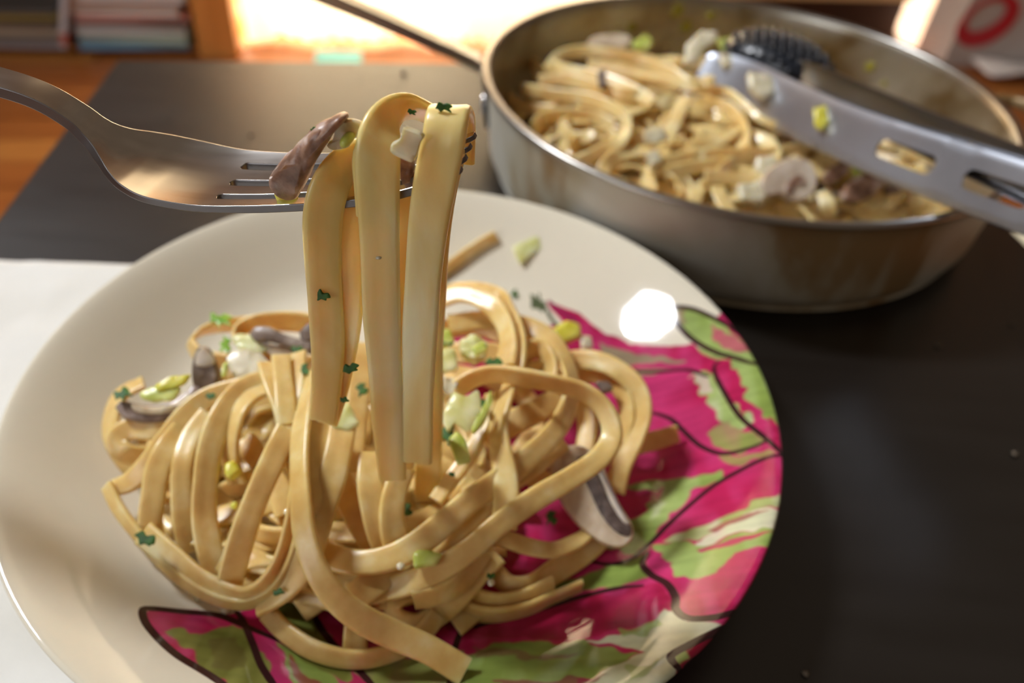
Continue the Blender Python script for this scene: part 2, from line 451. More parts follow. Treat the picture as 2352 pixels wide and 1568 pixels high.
# crumbs on the table
for i, (px, py, s_, lab) in enumerate([(385, 275, .0009, 'pale crumb on the table above the fork, left one of a pair'), (441, 280, .0009, 'pale crumb on the table above the fork, right one of a pair'), (577, 313, .0011, 'pale crumb on the table above the fork tines'),
                                       (927, 172, .0018, 'white speck on the table left of the pan handle'), (2155, 795, .0011, 'small crumb on the dark table below the pan'), (1850, 1548, .0010, 'tan crumb on the table near the lower edge of the photo'), (2330, 1045, .0012, 'tan crumb on the bare table at far right'), (2325, 745, .0010, 'crumb on the table below the pan, right of the others')]):
    V, F = lathe([(0, 0), (s_, s_ * .3), (s_ * 1.1, s_ * .8), (s_ * .6, s_ * 1.3), (0, s_ * 1.5)], 9, at_z(px, py, TZ + .0001))
    V = [v + Vector((noise.noise(v * 900), noise.noise(v * 800 + Vector((5, 5, 5))), 0)) * s_ * .4 for v in V]
    tag(mesh_obj('crumb', V, F, M['crumb']), lab, 'crumb')

# napkin under the plate
def napkin():
    c0 = at_z(300, 611, TZ); c1 = at_z(-60, 598, TZ)
    ex = (c1 - c0).normalized(); ey = Vector((-ex.y, ex.x, 0))
    if ey.y > 0: ey = -ey
    V, F = [], []
    na, nb = 90, 110
    for i in range(na + 1):
        for k in range(nb + 1):
            a, bq = -.14 + .235 * i / na, .42 * k / nb
            e = .0016 * noise.noise(Vector((a * 30, 2, 0)))
            p = c0 + ex * a + ey * (bq + (e if k == 0 else 0))
            h = .0010 + .0016 * max(0, noise.noise(Vector((a * 22, bq * 16, 1)))) + .0009 * max(0, noise.noise(Vector((a * 60, bq * 45, 7))))
            V.append(Vector((p.x, p.y, TZ + min(h, .0021))))
    for i in range(na):
        for k in range(nb):
            q = i * (nb + 1) + k; F.append((q, q + nb + 1, q + nb + 2, q + 1))
    o = mesh_obj('napkin', V, F, M['cloth'])
    s = o.modifiers.new('thickness', 'SOLIDIFY'); s.thickness = .0008
    return tag(o, 'off-white cotton napkin spread under the left side of the plate', 'napkin')
napkin()

# ------------------------------------------------------------------ plate
PC = Vector((-.184 * .2, 1.001 * .2, 0))
PB = TZ + .0024
PROF = [(0, .0040), (.050, .0040), (.080, .0041), (.092, .0048), (.100, .0074), (.107, .0114), (.115, .0168), (.123, .0224), (.129, .0262), (.1325, .0280), (.1345, .0286)]
def plate_z(r):
    for (r0, z0), (r1, z1) in zip(PROF, PROF[1:]):
        if r <= r1:
            t = (r - r0) / (r1 - r0)
            return PB + z0 + (z1 - z0) * t
    return PB + PROF[-1][1]
def on_plate(px, py, lift=0.0):
    r = ray(px, py); z = PB + .004
    for _ in range(14):
        p = CAM + r * ((z - CAM.z) / r.z)
        z = .5 * z + .5 * (plate_z((p - PC).xy.length) + lift)
    return p
def smooth_prof(P, n=5):
    A = catmull([(x, 0, y) for x, y in P], .0022)
    return [(max(0, a[0]), a[2]) for a in A]
inner = smooth_prof(PROF)
inner[0] = (0, .004)
outer = [(.1352, .0280), (.1350, .0270), (.1335, .0255), (.128, .0215), (.119, .0160), (.106, .0092), (.092, .0040), (.080, .0014), (.077, 0), (.074, 0), (.072, .0012), (0, .0014)]
V, F = lathe(inner + outer, 220, (PC.x, PC.y, PB))
V, F = merge(V, F, 1e-7)

# painted decoration of the plate (flat print): rasterised here from outlines
S = 1400
ext = .136
cr_ = np.array([.79, .725, .58])
img = np.ones((S, S, 3)) * cr_
def uvp(px, py):
    p = on_plate(px, py) - PC
    return ((p.x / ext + 1) / 2 * S, (p.y / ext + 1) / 2 * S)
rs = np.random.default_rng(7)
def vnoise(freq, seed, ax=1.0, ay=1.0):
    r = np.random.default_rng(seed)
    g = r.random((int(freq * ay) + 3, int(freq * ax) + 3))
    y = np.linspace(0, freq * ay, S); x = np.linspace(0, freq * ax, S)
    yi, xi = y.astype(int), x.astype(int); fy, fx = (y - yi)[:, None], (x - xi)[None, :]
    fy, fx = fy * fy * (3 - 2 * fy), fx * fx * (3 - 2 * fx)
    return (g[yi][:, xi] * (1 - fy) * (1 - fx) + g[yi + 1][:, xi] * fy * (1 - fx) + g[yi][:, xi + 1] * (1 - fy) * fx + g[yi + 1][:, xi + 1] * fy * fx)
n1 = vnoise(36, 1) * .6 + vnoise(90, 2) * .4
n2 = vnoise(36, 3) * .6 + vnoise(90, 4) * .4
nf = vnoise(200, 5) * .5 + vnoise(60, 6) * .5
nst = vnoise(14, 8) * .5 + vnoise(70, 9, 1, .35) * .5
yy, xx = np.mgrid[0:S, 0:S]
def poly(pts, col, jag=10, soft=0.0, alpha=1.0, col2=None, raw=False):
    P = np.array([uvp(*q) for q in pts])
    x0, y0 = np.maximum(P.min(0) - 2 * jag - 2, 0).astype(int); x1, y1 = np.minimum(P.max(0) + 2 * jag + 3, S).astype(int)
    if x1 <= x0 or y1 <= y0: return
    X = xx[y0:y1, x0:x1] + (n1[y0:y1, x0:x1] - .5) * 4 * jag; Y = yy[y0:y1, x0:x1] + (n2[y0:y1, x0:x1] - .5) * 4 * jag
    ins = np.zeros(X.shape, bool)
    for (ax, ay), (bx, by) in zip(P, np.roll(P, -1, 0)):
        if ay == by: continue
        c = (ay > Y) != (by > Y)
        ins ^= c & (X < (bx - ax) * (Y - ay) / (by - ay) + ax)
    k = ins.astype(float)
    for _ in range(int(soft)):
        k[1:-1, 1:-1] = (k[:-2, 1:-1] + k[2:, 1:-1] + k[1:-1, :-2] + k[1:-1, 2:] + k[1:-1, 1:-1]) / 5
    for _ in range(2):
        k[1:-1, 1:-1] = (k[:-2, 1:-1] + k[2:, 1:-1] + k[1:-1, :-2] + k[1:-1, 2:] + k[1:-1, 1:-1]) / 5
    k = (k * alpha)[..., None]
    cc = np.array(col)[None, None]
    if col2 is not None:
        t = np.clip((nst[y0:y1, x0:x1] - .35) / .3, 0, 1)[..., None]
        cc = cc * (1 - t) + np.array(col2) * t
    img[y0:y1, x0:x1] = img[y0:y1, x0:x1] * (1 - k) + cc * k
def line(pts, wpx=10, col=(.035, .010, .012)):
    P = np.array([uvp(*q) for q in pts])
    A = catmull([(x, y, 0) for x, y in P], 4)[:, :2]
    for i, (a, b2) in enumerate(zip(A, A[1:])):
        t = i / max(1, len(A) - 1)
        wd = wpx * .5 * .8 * (.55 + .45 * min(1, 6 * t, 6 * (1 - t)))
        x0, y0 = np.maximum(np.minimum(a, b2) - 12, 0).astype(int); x1, y1 = np.minimum(np.maximum(a, b2) + 13, S).astype(int)
        if x1 <= x0 or y1 <= y0: continue
        X, Y = xx[y0:y1, x0:x1], yy[y0:y1, x0:x1]
        d = b2 - a; L = d @ d + 1e-9
        tt = np.clip(((X - a[0]) * d[0] + (Y - a[1]) * d[1]) / L, 0, 1)
        dist = np.hypot(X - a[0] - tt * d[0], Y - a[1] - tt * d[1])
        k = np.clip(wd + .8 - dist, 0, 1)[..., None]
        img[y0:y1, x0:x1] = img[y0:y1, x0:x1] * (1 - k) + np.array(col) * k
PINK, PINK2, CRIM = (.45, .016, .085), (.54, .040, .155), (.27, .007, .035)
GRN, GRN2, OLV, PALE = (.24, .33, .07), (.34, .44, .14), (.17, .18, .035), (.58, .60, .39)
poly([(1255, 690), (1330, 718), (1400, 768), (1450, 790), (1520, 792), (1590, 790), (1620, 806), (1640, 700), (1760, 740), (1950, 900), (1950, 1400), (1750, 1750), (1300, 1900), (900, 1900), (650, 1680), (490, 1556), (400, 1500), (345, 1450), (327, 1404), (345, 1396), (420, 1400), (500, 1406), (560, 1400), (610, 1350), (560, 1200), (500, 1080), (540, 980), (640, 880), (800, 800), (1000, 760), (1200, 760), (1290, 740)], PINK, 3, 1, col2=PINK2)
# keep the white glaze between stem and leaf
poly([(1640, 640), (1700, 690), (1640, 735), (1560, 700), (1535, 715), (1545, 760), (1590, 786), (1520, 788), (1452, 786), (1400, 762), (1330, 712), (1262, 686), (1300, 600)], tuple(cr_), 2, 1)
poly([(1535, 715), (1546, 704), (1600, 712), (1660, 742), (1712, 790), (1800, 850), (1737, 838), (1680, 822), (1630, 806), (1585, 778), (1556, 748)], GRN2, 3, 1, col2=GRN)
poly([(1640, 745), (1690, 768), (1735, 815), (1700, 818), (1650, 790)], PINK2, 9, 3, .75)
poly([(1540, 712), (1575, 712), (1580, 740), (1555, 745)], (.30, .12, .10), 7, 3, .6)
poly([(1600, 792), (1640, 806), (1680, 824), (1650, 828), (1625, 815)], GRN2, 4, 2)
poly([(1375, 785), (1420, 800), (1490, 815), (1540, 818), (1580, 830), (1500, 832), (1420, 835), (1380, 815)], (.28, .30, .16), 5, 3, .8)
poly([(1420, 838), (1470, 845), (1560, 845), (1500, 862), (1450, 862)], (.34, .42, .18), 4, 3, .6)
poly([(1583, 867), (1640, 858), (1660, 905), (1700, 950), (1720, 980), (1680, 985), (1630, 950), (1600, 910)], GRN2, 10, 3, col2=PALE)
poly([(1590, 865), (1625, 870), (1630, 905), (1600, 905)], (.70, .50, .48), 9, 5, .7)
poly([(1680, 826), (1760, 836), (1850, 980), (1850, 1080), (1790, 1010), (1745, 950), (1705, 890)], GRN2, 8, 2, col2=GRN)
poly([(1760, 960), (1800, 990), (1810, 1050), (1780, 1015)], PINK, 8, 2)
poly([(1650, 965), (1700, 985), (1745, 1010), (1700, 1032), (1650, 1030), (1620, 1000)], (.36, .26, .13), 9, 4, .9, col2=GRN)
poly([(1650, 1048), (1760, 1035), (1790, 1042), (1700, 1070), (1660, 1062)], GRN, 6, 3, .7)
poly([(1430, 1118), (1520, 1106), (1655, 1082), (1648, 1098), (1600, 1130), (1545, 1180), (1500, 1235), (1450, 1270), (1400, 1262), (1440, 1215), (1475, 1190), (1490, 1160), (1530, 1128)], GRN, 8, 2, col2=GRN2)
poly([(1500, 1135), (1540, 1150), (1500, 1190)], PALE, 8, 4, .5)
poly([(1520, 1245), (1580, 1215), (1650, 1190), (1740, 1150), (1800, 1130), (1800, 1160), (1720, 1185), (1650, 1215), (1560, 1252)], GRN2, 9, 3, .9, col2=PALE)
poly([(1600, 1240), (1660, 1205), (1730, 1180), (1800, 1168), (1800, 1225), (1720, 1228), (1650, 1240), (1580, 1262)], PALE, 9, 2, col2=(.66, .50, .44))
poly([(1490, 1255), (1560, 1248), (1640, 1250), (1800, 1222), (1790, 1260), (1700, 1270), (1665, 1305), (1620, 1318), (1560, 1318), (1548, 1290), (1510, 1290)], GRN, 9, 2, col2=GRN2)
poly([(1600, 1262), (1700, 1238), (1790, 1222), (1700, 1250), (1610, 1270)], PINK, 3, 2)
poly([(1620, 1215), (1690, 1190), (1780, 1172), (1700, 1200), (1640, 1222)], CRIM, 4, 3, .8)
poly([(1330, 1330), (1400, 1296), (1470, 1275), (1482, 1300), (1500, 1326), (1430, 1342), (1340, 1356), (1240, 1385), (1270, 1350)], (.20, .26, .07), 6, 3, col2=GRN)
poly([(1000, 1400), (1200, 1400), (1340, 1372), (1460, 1352), (1530, 1345), (1545, 1400), (1480, 1440), (1360, 1462), (1200, 1460), (1060, 1460)], CRIM, 6, 3, .85, col2=PINK)
poly([(1345, 1475), (1460, 1455), (1500, 1432), (1520, 1400), (1548, 1402), (1578, 1426), (1612, 1434), (1655, 1436), (1680, 1440), (1610, 1500), (1560, 1560), (1450, 1640), (1250, 1660), (1300, 1590), (1400, 1530), (1470, 1500), (1430, 1488)], PALE, 6, 2, col2=(.66, .68, .50))
poly([(1420, 1452), (1470, 1445), (1510, 1418), (1520, 1435), (1470, 1468), (1425, 1468)], GRN, 7, 3, .8)
poly([(1050, 1510), (1120, 1482), (1230, 1466), (1350, 1470), (1380, 1490), (1460, 1500), (1420, 1525), (1330, 1560), (1290, 1620), (1000, 1660), (1010, 1560)], GRN, 8, 2, col2=GRN2)
poly([(1080, 1490), (1200, 1500), (1330, 1498), (1300, 1512), (1180, 1516), (1080, 1515)], (.22, .10, .06), 7, 4, .7)
poly([(1130, 1560), (1250, 1566), (1400, 1545), (1330, 1580), (1200, 1600)], (.25, .05, .06), 7, 3, .8)
poly([(1440, 1525), (1500, 1515), (1480, 1545), (1430, 1560)], GRN2, 8, 3, .7)
poly([(1560, 1500), (1600, 1470), (1700, 1420), (1720, 1440), (1640, 1510), (1580, 1545), (1550, 1560)], CRIM, 3, 2)
poly([(1548, 1505), (1575, 1495), (1585, 1515), (1560, 1532)], GRN2, 2, 2)
poly([(380, 1445), (405, 1438), (432, 1456), (462, 1452), (520, 1432), (565, 1445), (592, 1500), (640, 1600), (560, 1600), (495, 1552), (430, 1495)], OLV, 7, 2, col2=(.27, .28, .07))
poly([(470, 1470), (540, 1465), (560, 1530), (520, 1540)], (.13, .10, .03), 9, 6, .6)
poly([(600, 1385), (650, 1380), (720, 1400), (760, 1470), (820, 1530), (800, 1560), (720, 1540), (660, 1500), (640, 1470), (665, 1500), (640, 1440)], (.26, .32, .07), 6, 2, col2=OLV)
poly([(635, 1470), (665, 1490), (740, 1535), (830, 1600), (740, 1640), (660, 1560)], (.32, .42, .08), 6, 2, col2=GRN)
poly([(655, 1500), (690, 1520), (740, 1600), (690, 1590), (668, 1545)], CRIM, 7, 2, .8)
poly([(830, 1520), (900, 1528), (990, 1500), (1040, 1500), (1020, 1600), (860, 1600)], (.26, .24, .10), 9, 4, .9, col2=GRN)
poly([(560, 940), (620, 920), (640, 1000), (590, 1010)], CRIM, 5, 3)
poly([(1222, 672), (1240, 690), (1262, 700), (1250, 716), (1232, 706), (1218, 704)], (.10, .12, .06), 7, 1)
line([(1262, 690), (1275, 706), (1300, 722), (1330, 740)], 9, (.22, .02, .08))
line([(1252, 704), (1262, 724), (1275, 742), (1300, 760), (1340, 775)], 11, (.08, .09, .05))
line([(1222, 676), (1236, 690), (1252, 700)], 7, (.10, .12, .06)); line([(1238, 672), (1238, 690), (1232, 706)], 6, (.10, .12, .06)); line([(1220, 698), (1250, 692)], 6, (.10, .12, .06))
DK = (.040, .012, .014)
for L, wd in (([(1800, 846), (1737, 836), (1690, 823), (1640, 808), (1590, 780), (1560, 750), (1539, 720), (1545, 706), (1590, 710), (1640, 731), (1690, 760), (1740, 800)], 11),
          ([(1415, 835), (1450, 850), (1520, 853), (1580, 850), (1625, 865)], 8),
          ([(1652, 832), (1641, 838), (1642, 860), (1665, 905), (1700, 958), (1750, 1000), (1790, 1036), (1830, 1080)], 10),
          ([(1460, 950), (1500, 948), (1540, 962), (1570, 990), (1610, 1025), (1660, 1042), (1720, 1030), (1757, 1015)], 10),
          ([(1830, 1050), (1790, 1046), (1760, 1052), (1700, 1080), (1630, 1122), (1550, 1190), (1490, 1250), (1450, 1283), (1400, 1295), (1345, 1285)], 10),
          ([(1486, 1270), (1475, 1295), (1495, 1320), (1530, 1340), (1550, 1370), (1552, 1400), (1580, 1420), (1640, 1418), (1700, 1402)], 14),
          ([(1475, 1345), (1420, 1350), (1340, 1368), (1250, 1395), (1150, 1420), (1090, 1440)], 10),
          ([(1720, 1420), (1680, 1436), (1600, 1472), (1548, 1500), (1540, 1512), (1553, 1530), (1570, 1545)], 13),
          ([(1575, 1530), (1620, 1500), (1680, 1455)], 12),
          ([(640, 1470), (570, 1440), (500, 1412), (420, 1404), (345, 1397), (326, 1403), (340, 1440), (400, 1500), (495, 1560), (600, 1640)], 12),
          ([(540, 1400), (560, 1432), (580, 1480), (600, 1530), (640, 1590)], 12),
          ([(710, 1390), (735, 1440), (765, 1480), (820, 1535), (870, 1590)], 12),
          ([(1060, 1440), (1042, 1500), (1030, 1600)], 12)):
    line(L, wd, DK)
pm = np.clip(np.abs(img - cr_).sum(2) * 4, 0, 1)
stk = vnoise(150, 31, .12, 1) * .5 + vnoise(60, 32, .5, 1) * .3 + nf * .2
img *= (1 + pm * (stk - .5) * .55)[..., None] * (.985 + .02 * nf)[..., None]

px_ = np.ones((S, S, 4), np.float32)
lin = np.clip(img, 0, 1)
px_[..., :3] = np.where(lin <= .0031308, lin * 12.92, 1.055 * np.power(lin, 1 / 2.4) - .055)
im = bpy.data.images.new('plate_print', S, S)
im.pixels.foreach_set(px_.ravel())
im.update(); im.pack()
mp_ = mat('plate_glaze', (.8, .78, .72), .06, Specular_IOR_Level=.4)
tcn = nd(mp_, 'ShaderNodeTexCoord'); mpn = nd(mp_, 'ShaderNodeMapping')
mpn.inputs['Location'].default_value = (.5, .5, 0); mpn.inputs['Scale'].default_value = (.5 / ext, .5 / ext, 1)
ti = nd(mp_, 'ShaderNodeTexImage'); ti.image = im; ti.extension = 'EXTEND'
lk(mp_, tcn.outputs['Object'], mpn.inputs[0]); lk(mp_, mpn.outputs[0], ti.inputs[0]); lk(mp_, ti.outputs[0], mp_.node_tree.nodes['Principled BSDF'].inputs['Base Color'])
V = [v - Vector((PC.x, PC.y, PB)) for v in V]
pl = mesh_obj('plate', V, F, mp_)
pl.location = (PC.x, PC.y, PB)
tag(pl, 'round cream plate painted with pink and green leaves on its right half', 'plate')

# ------------------------------------------------------------------ pasta strands
ZF = PB + .004
def ribbon_mesh(pts, W, T, N_mode='cam', seed=0, step=.0014):
    """pts rows: x,y,z,phi,widthfactor"""
    A = catmull(pts, step)
    n = len(A)
    P = A[:, :3]
    Tn = np.gradient(P, axis=0); Tn /= np.linalg.norm(Tn, axis=1)[:, None] + 1e-12
    V, F = [], []
    hw, ht = W / 2, T / 2
    base = [(-1, .15), (-1, -.15), (-.93, -.75), (-.75, -1), (-.3, -.88), (.3, -.88), (.75, -1), (.93, -.75), (1, -.15), (1, .15), (.93, .75), (.75, 1), (.3, .88), (-.3, .88), (-.75, 1), (-.93, .75)]
    c = len(base)
    prev = None
    for i in range(n):
        p, t = Vector(P[i]), Vector(Tn[i])
        if N_mode in ('cam', 'hang'):
            v = (CAM - p).normalized()
        else:
            v = Vector(N_mode)
        nn = v - t * v.dot(t)
        if nn.length < .05: nn = prev or Vector((0, 0, 1))
        nn.normalize()
        if N_mode == 'hang':
            nn = t.cross(UD).normalized()
        s = t.cross(nn).normalized()
        ph = math.radians(A[i, 3]) + .10 * math.sin(i * .11 + seed)
        nr = nn * math.cos(ph) + s * math.sin(ph)
        sd = t.cross(nr).normalized()
        prev = nn
        k = A[i, 4] * (1 + .03 * math.sin(i * .23 + seed * 2))
        for x, y in base:
            V.append(p + sd * (x * hw * k) + nr * (y * ht))
    for i in range(n - 1):
        for k in range(c):
            j = (k + 1) % c
            F.append((i * c + k, i * c + j, (i + 1) * c + j, (i + 1) * c + k))
    F.append(tuple(range(c))); F.append(tuple((n - 1) * c + k for k in reversed(range(c))))
    return V, F
def fill(pts, npar=3):
    """rows (px,py[,h[,phi[,w]]]) -> full rows with missing values interpolated by index"""
    n = len(pts)
    out = [[q[0], q[1]] for q in pts]
    for j, dflt in ((2, 8.0), (3, 0.0), (4, 1.0)):
        known = [(i, q[j]) for i, q in enumerate(pts) if len(q) > j and q[j] is not None]
        if not known: known = [(0, dflt)]
        xs, ys = [k[0] for k in known], [k[1] for k in known]
        vals = np.interp(range(n), xs, ys)
        for i in range(n): out[i].append(float(vals[i]))
    return out
scount = [0]
def strand(label, pts, W=.0078, T=.0020, zf=None, m='pasta', group='fettuccine strands on the plate', plane=None, name='fettuccine_strand', mode='cam'):
    rows = []
    for px, py, h, ph, wf in fill(pts):
        if plane:
            p = at_plane(px, py, plane[0] + plane[1] * (h / 1000), plane[1])
        else:
            p = at_z(px, py, (zf if zf is not None else ZF) + h / 1000)
        rows.append((p.x, p.y, p.z, ph, wf))
    scount[0] += 1
    V, F = ribbon_mesh(rows, W, T, N_mode=mode, seed=scount[0])
    o = mesh_obj(name, V, F, M[m], smooth=True, sharp=60)
    return tag(o, label, 'pasta', group)

# --- hidden body of the pile
rnd = random.Random(11)
MC = at_z(830, 1110, ZF)               # centre of the mound
def mound(x, y):
    dx, dy = (x - MC.x) / .086, (y - MC.y) / .068
    r2 = dx * dx + dy * dy
    return max(0.0, 1 - r2) ** .6
PILE = [(300, 920), (440, 820), (600, 760), (800, 730), (1000, 740), (1230, 810), (1370, 940), (1360, 1130), (1230, 1270), (1000, 1360), (820, 1410), (660, 1340), (520, 1290), (400, 1190), (310, 1060)]
def to_px(q):
    d = Vector(q) - CAM; f = d.dot(FWD)
    return 1176 + FPX * d.dot(RT) / f, 784 - FPX * d.dot(UP) / f
def in_poly(p, P):
    r = False
    for (ax, ay), (bx, by) in zip(P, P[1:] + P[:1]):
        if (ay > p[1]) != (by > p[1]) and p[0] < (bx - ax) * (p[1] - ay) / (by - ay) + ax: r = not r
    return r
for i in range(64):
    a0 = rnd.uniform(0, 6.28)
    rr = rnd.uniform(.0, .62)
    cx, cy_ = MC.x + .070 * rr * math.cos(a0), MC.y + .055 * rr * math.sin(a0)
    R = rnd.uniform(.014, .036); st = rnd.uniform(0, 6.28); sweep = rnd.uniform(2.2, 4.6) * rnd.choice([-1, 1])
    lev = rnd.uniform(.05, .60)
    rows = []
    for k in range(9):
        t = st + sweep * k / 8
        x, y = cx + R * math.cos(t) * 1.25, cy_ + R * math.sin(t)
        hh = mound(x, y)
        for _ in range(12):
            if in_poly(to_px((x, y, ZF + .02 * hh)), PILE): break
            x, y = MC.x + (x - MC.x) * .9, MC.y + (y - MC.y) * .9; hh = mound(x, y)
        z = ZF + .0018 + .029 * hh * lev + .0015 * math.sin(k * 2 + i)
        rows.append((x, y, z, rnd.uniform(-45, 45), 1))
    V, F = ribbon_mesh(rows, .0078, .002, N_mode=(rnd.uniform(-.3, .3), -.25 + rnd.uniform(-.3, .3), 1), seed=i, step=.0022)
    tag(mesh_obj('fettuccine_strand', V, F, M['pasta'], sharp=60), 'creamy fettuccine strand mostly buried inside the pile on the plate', 'pasta', 'buried strands inside the plated pile')

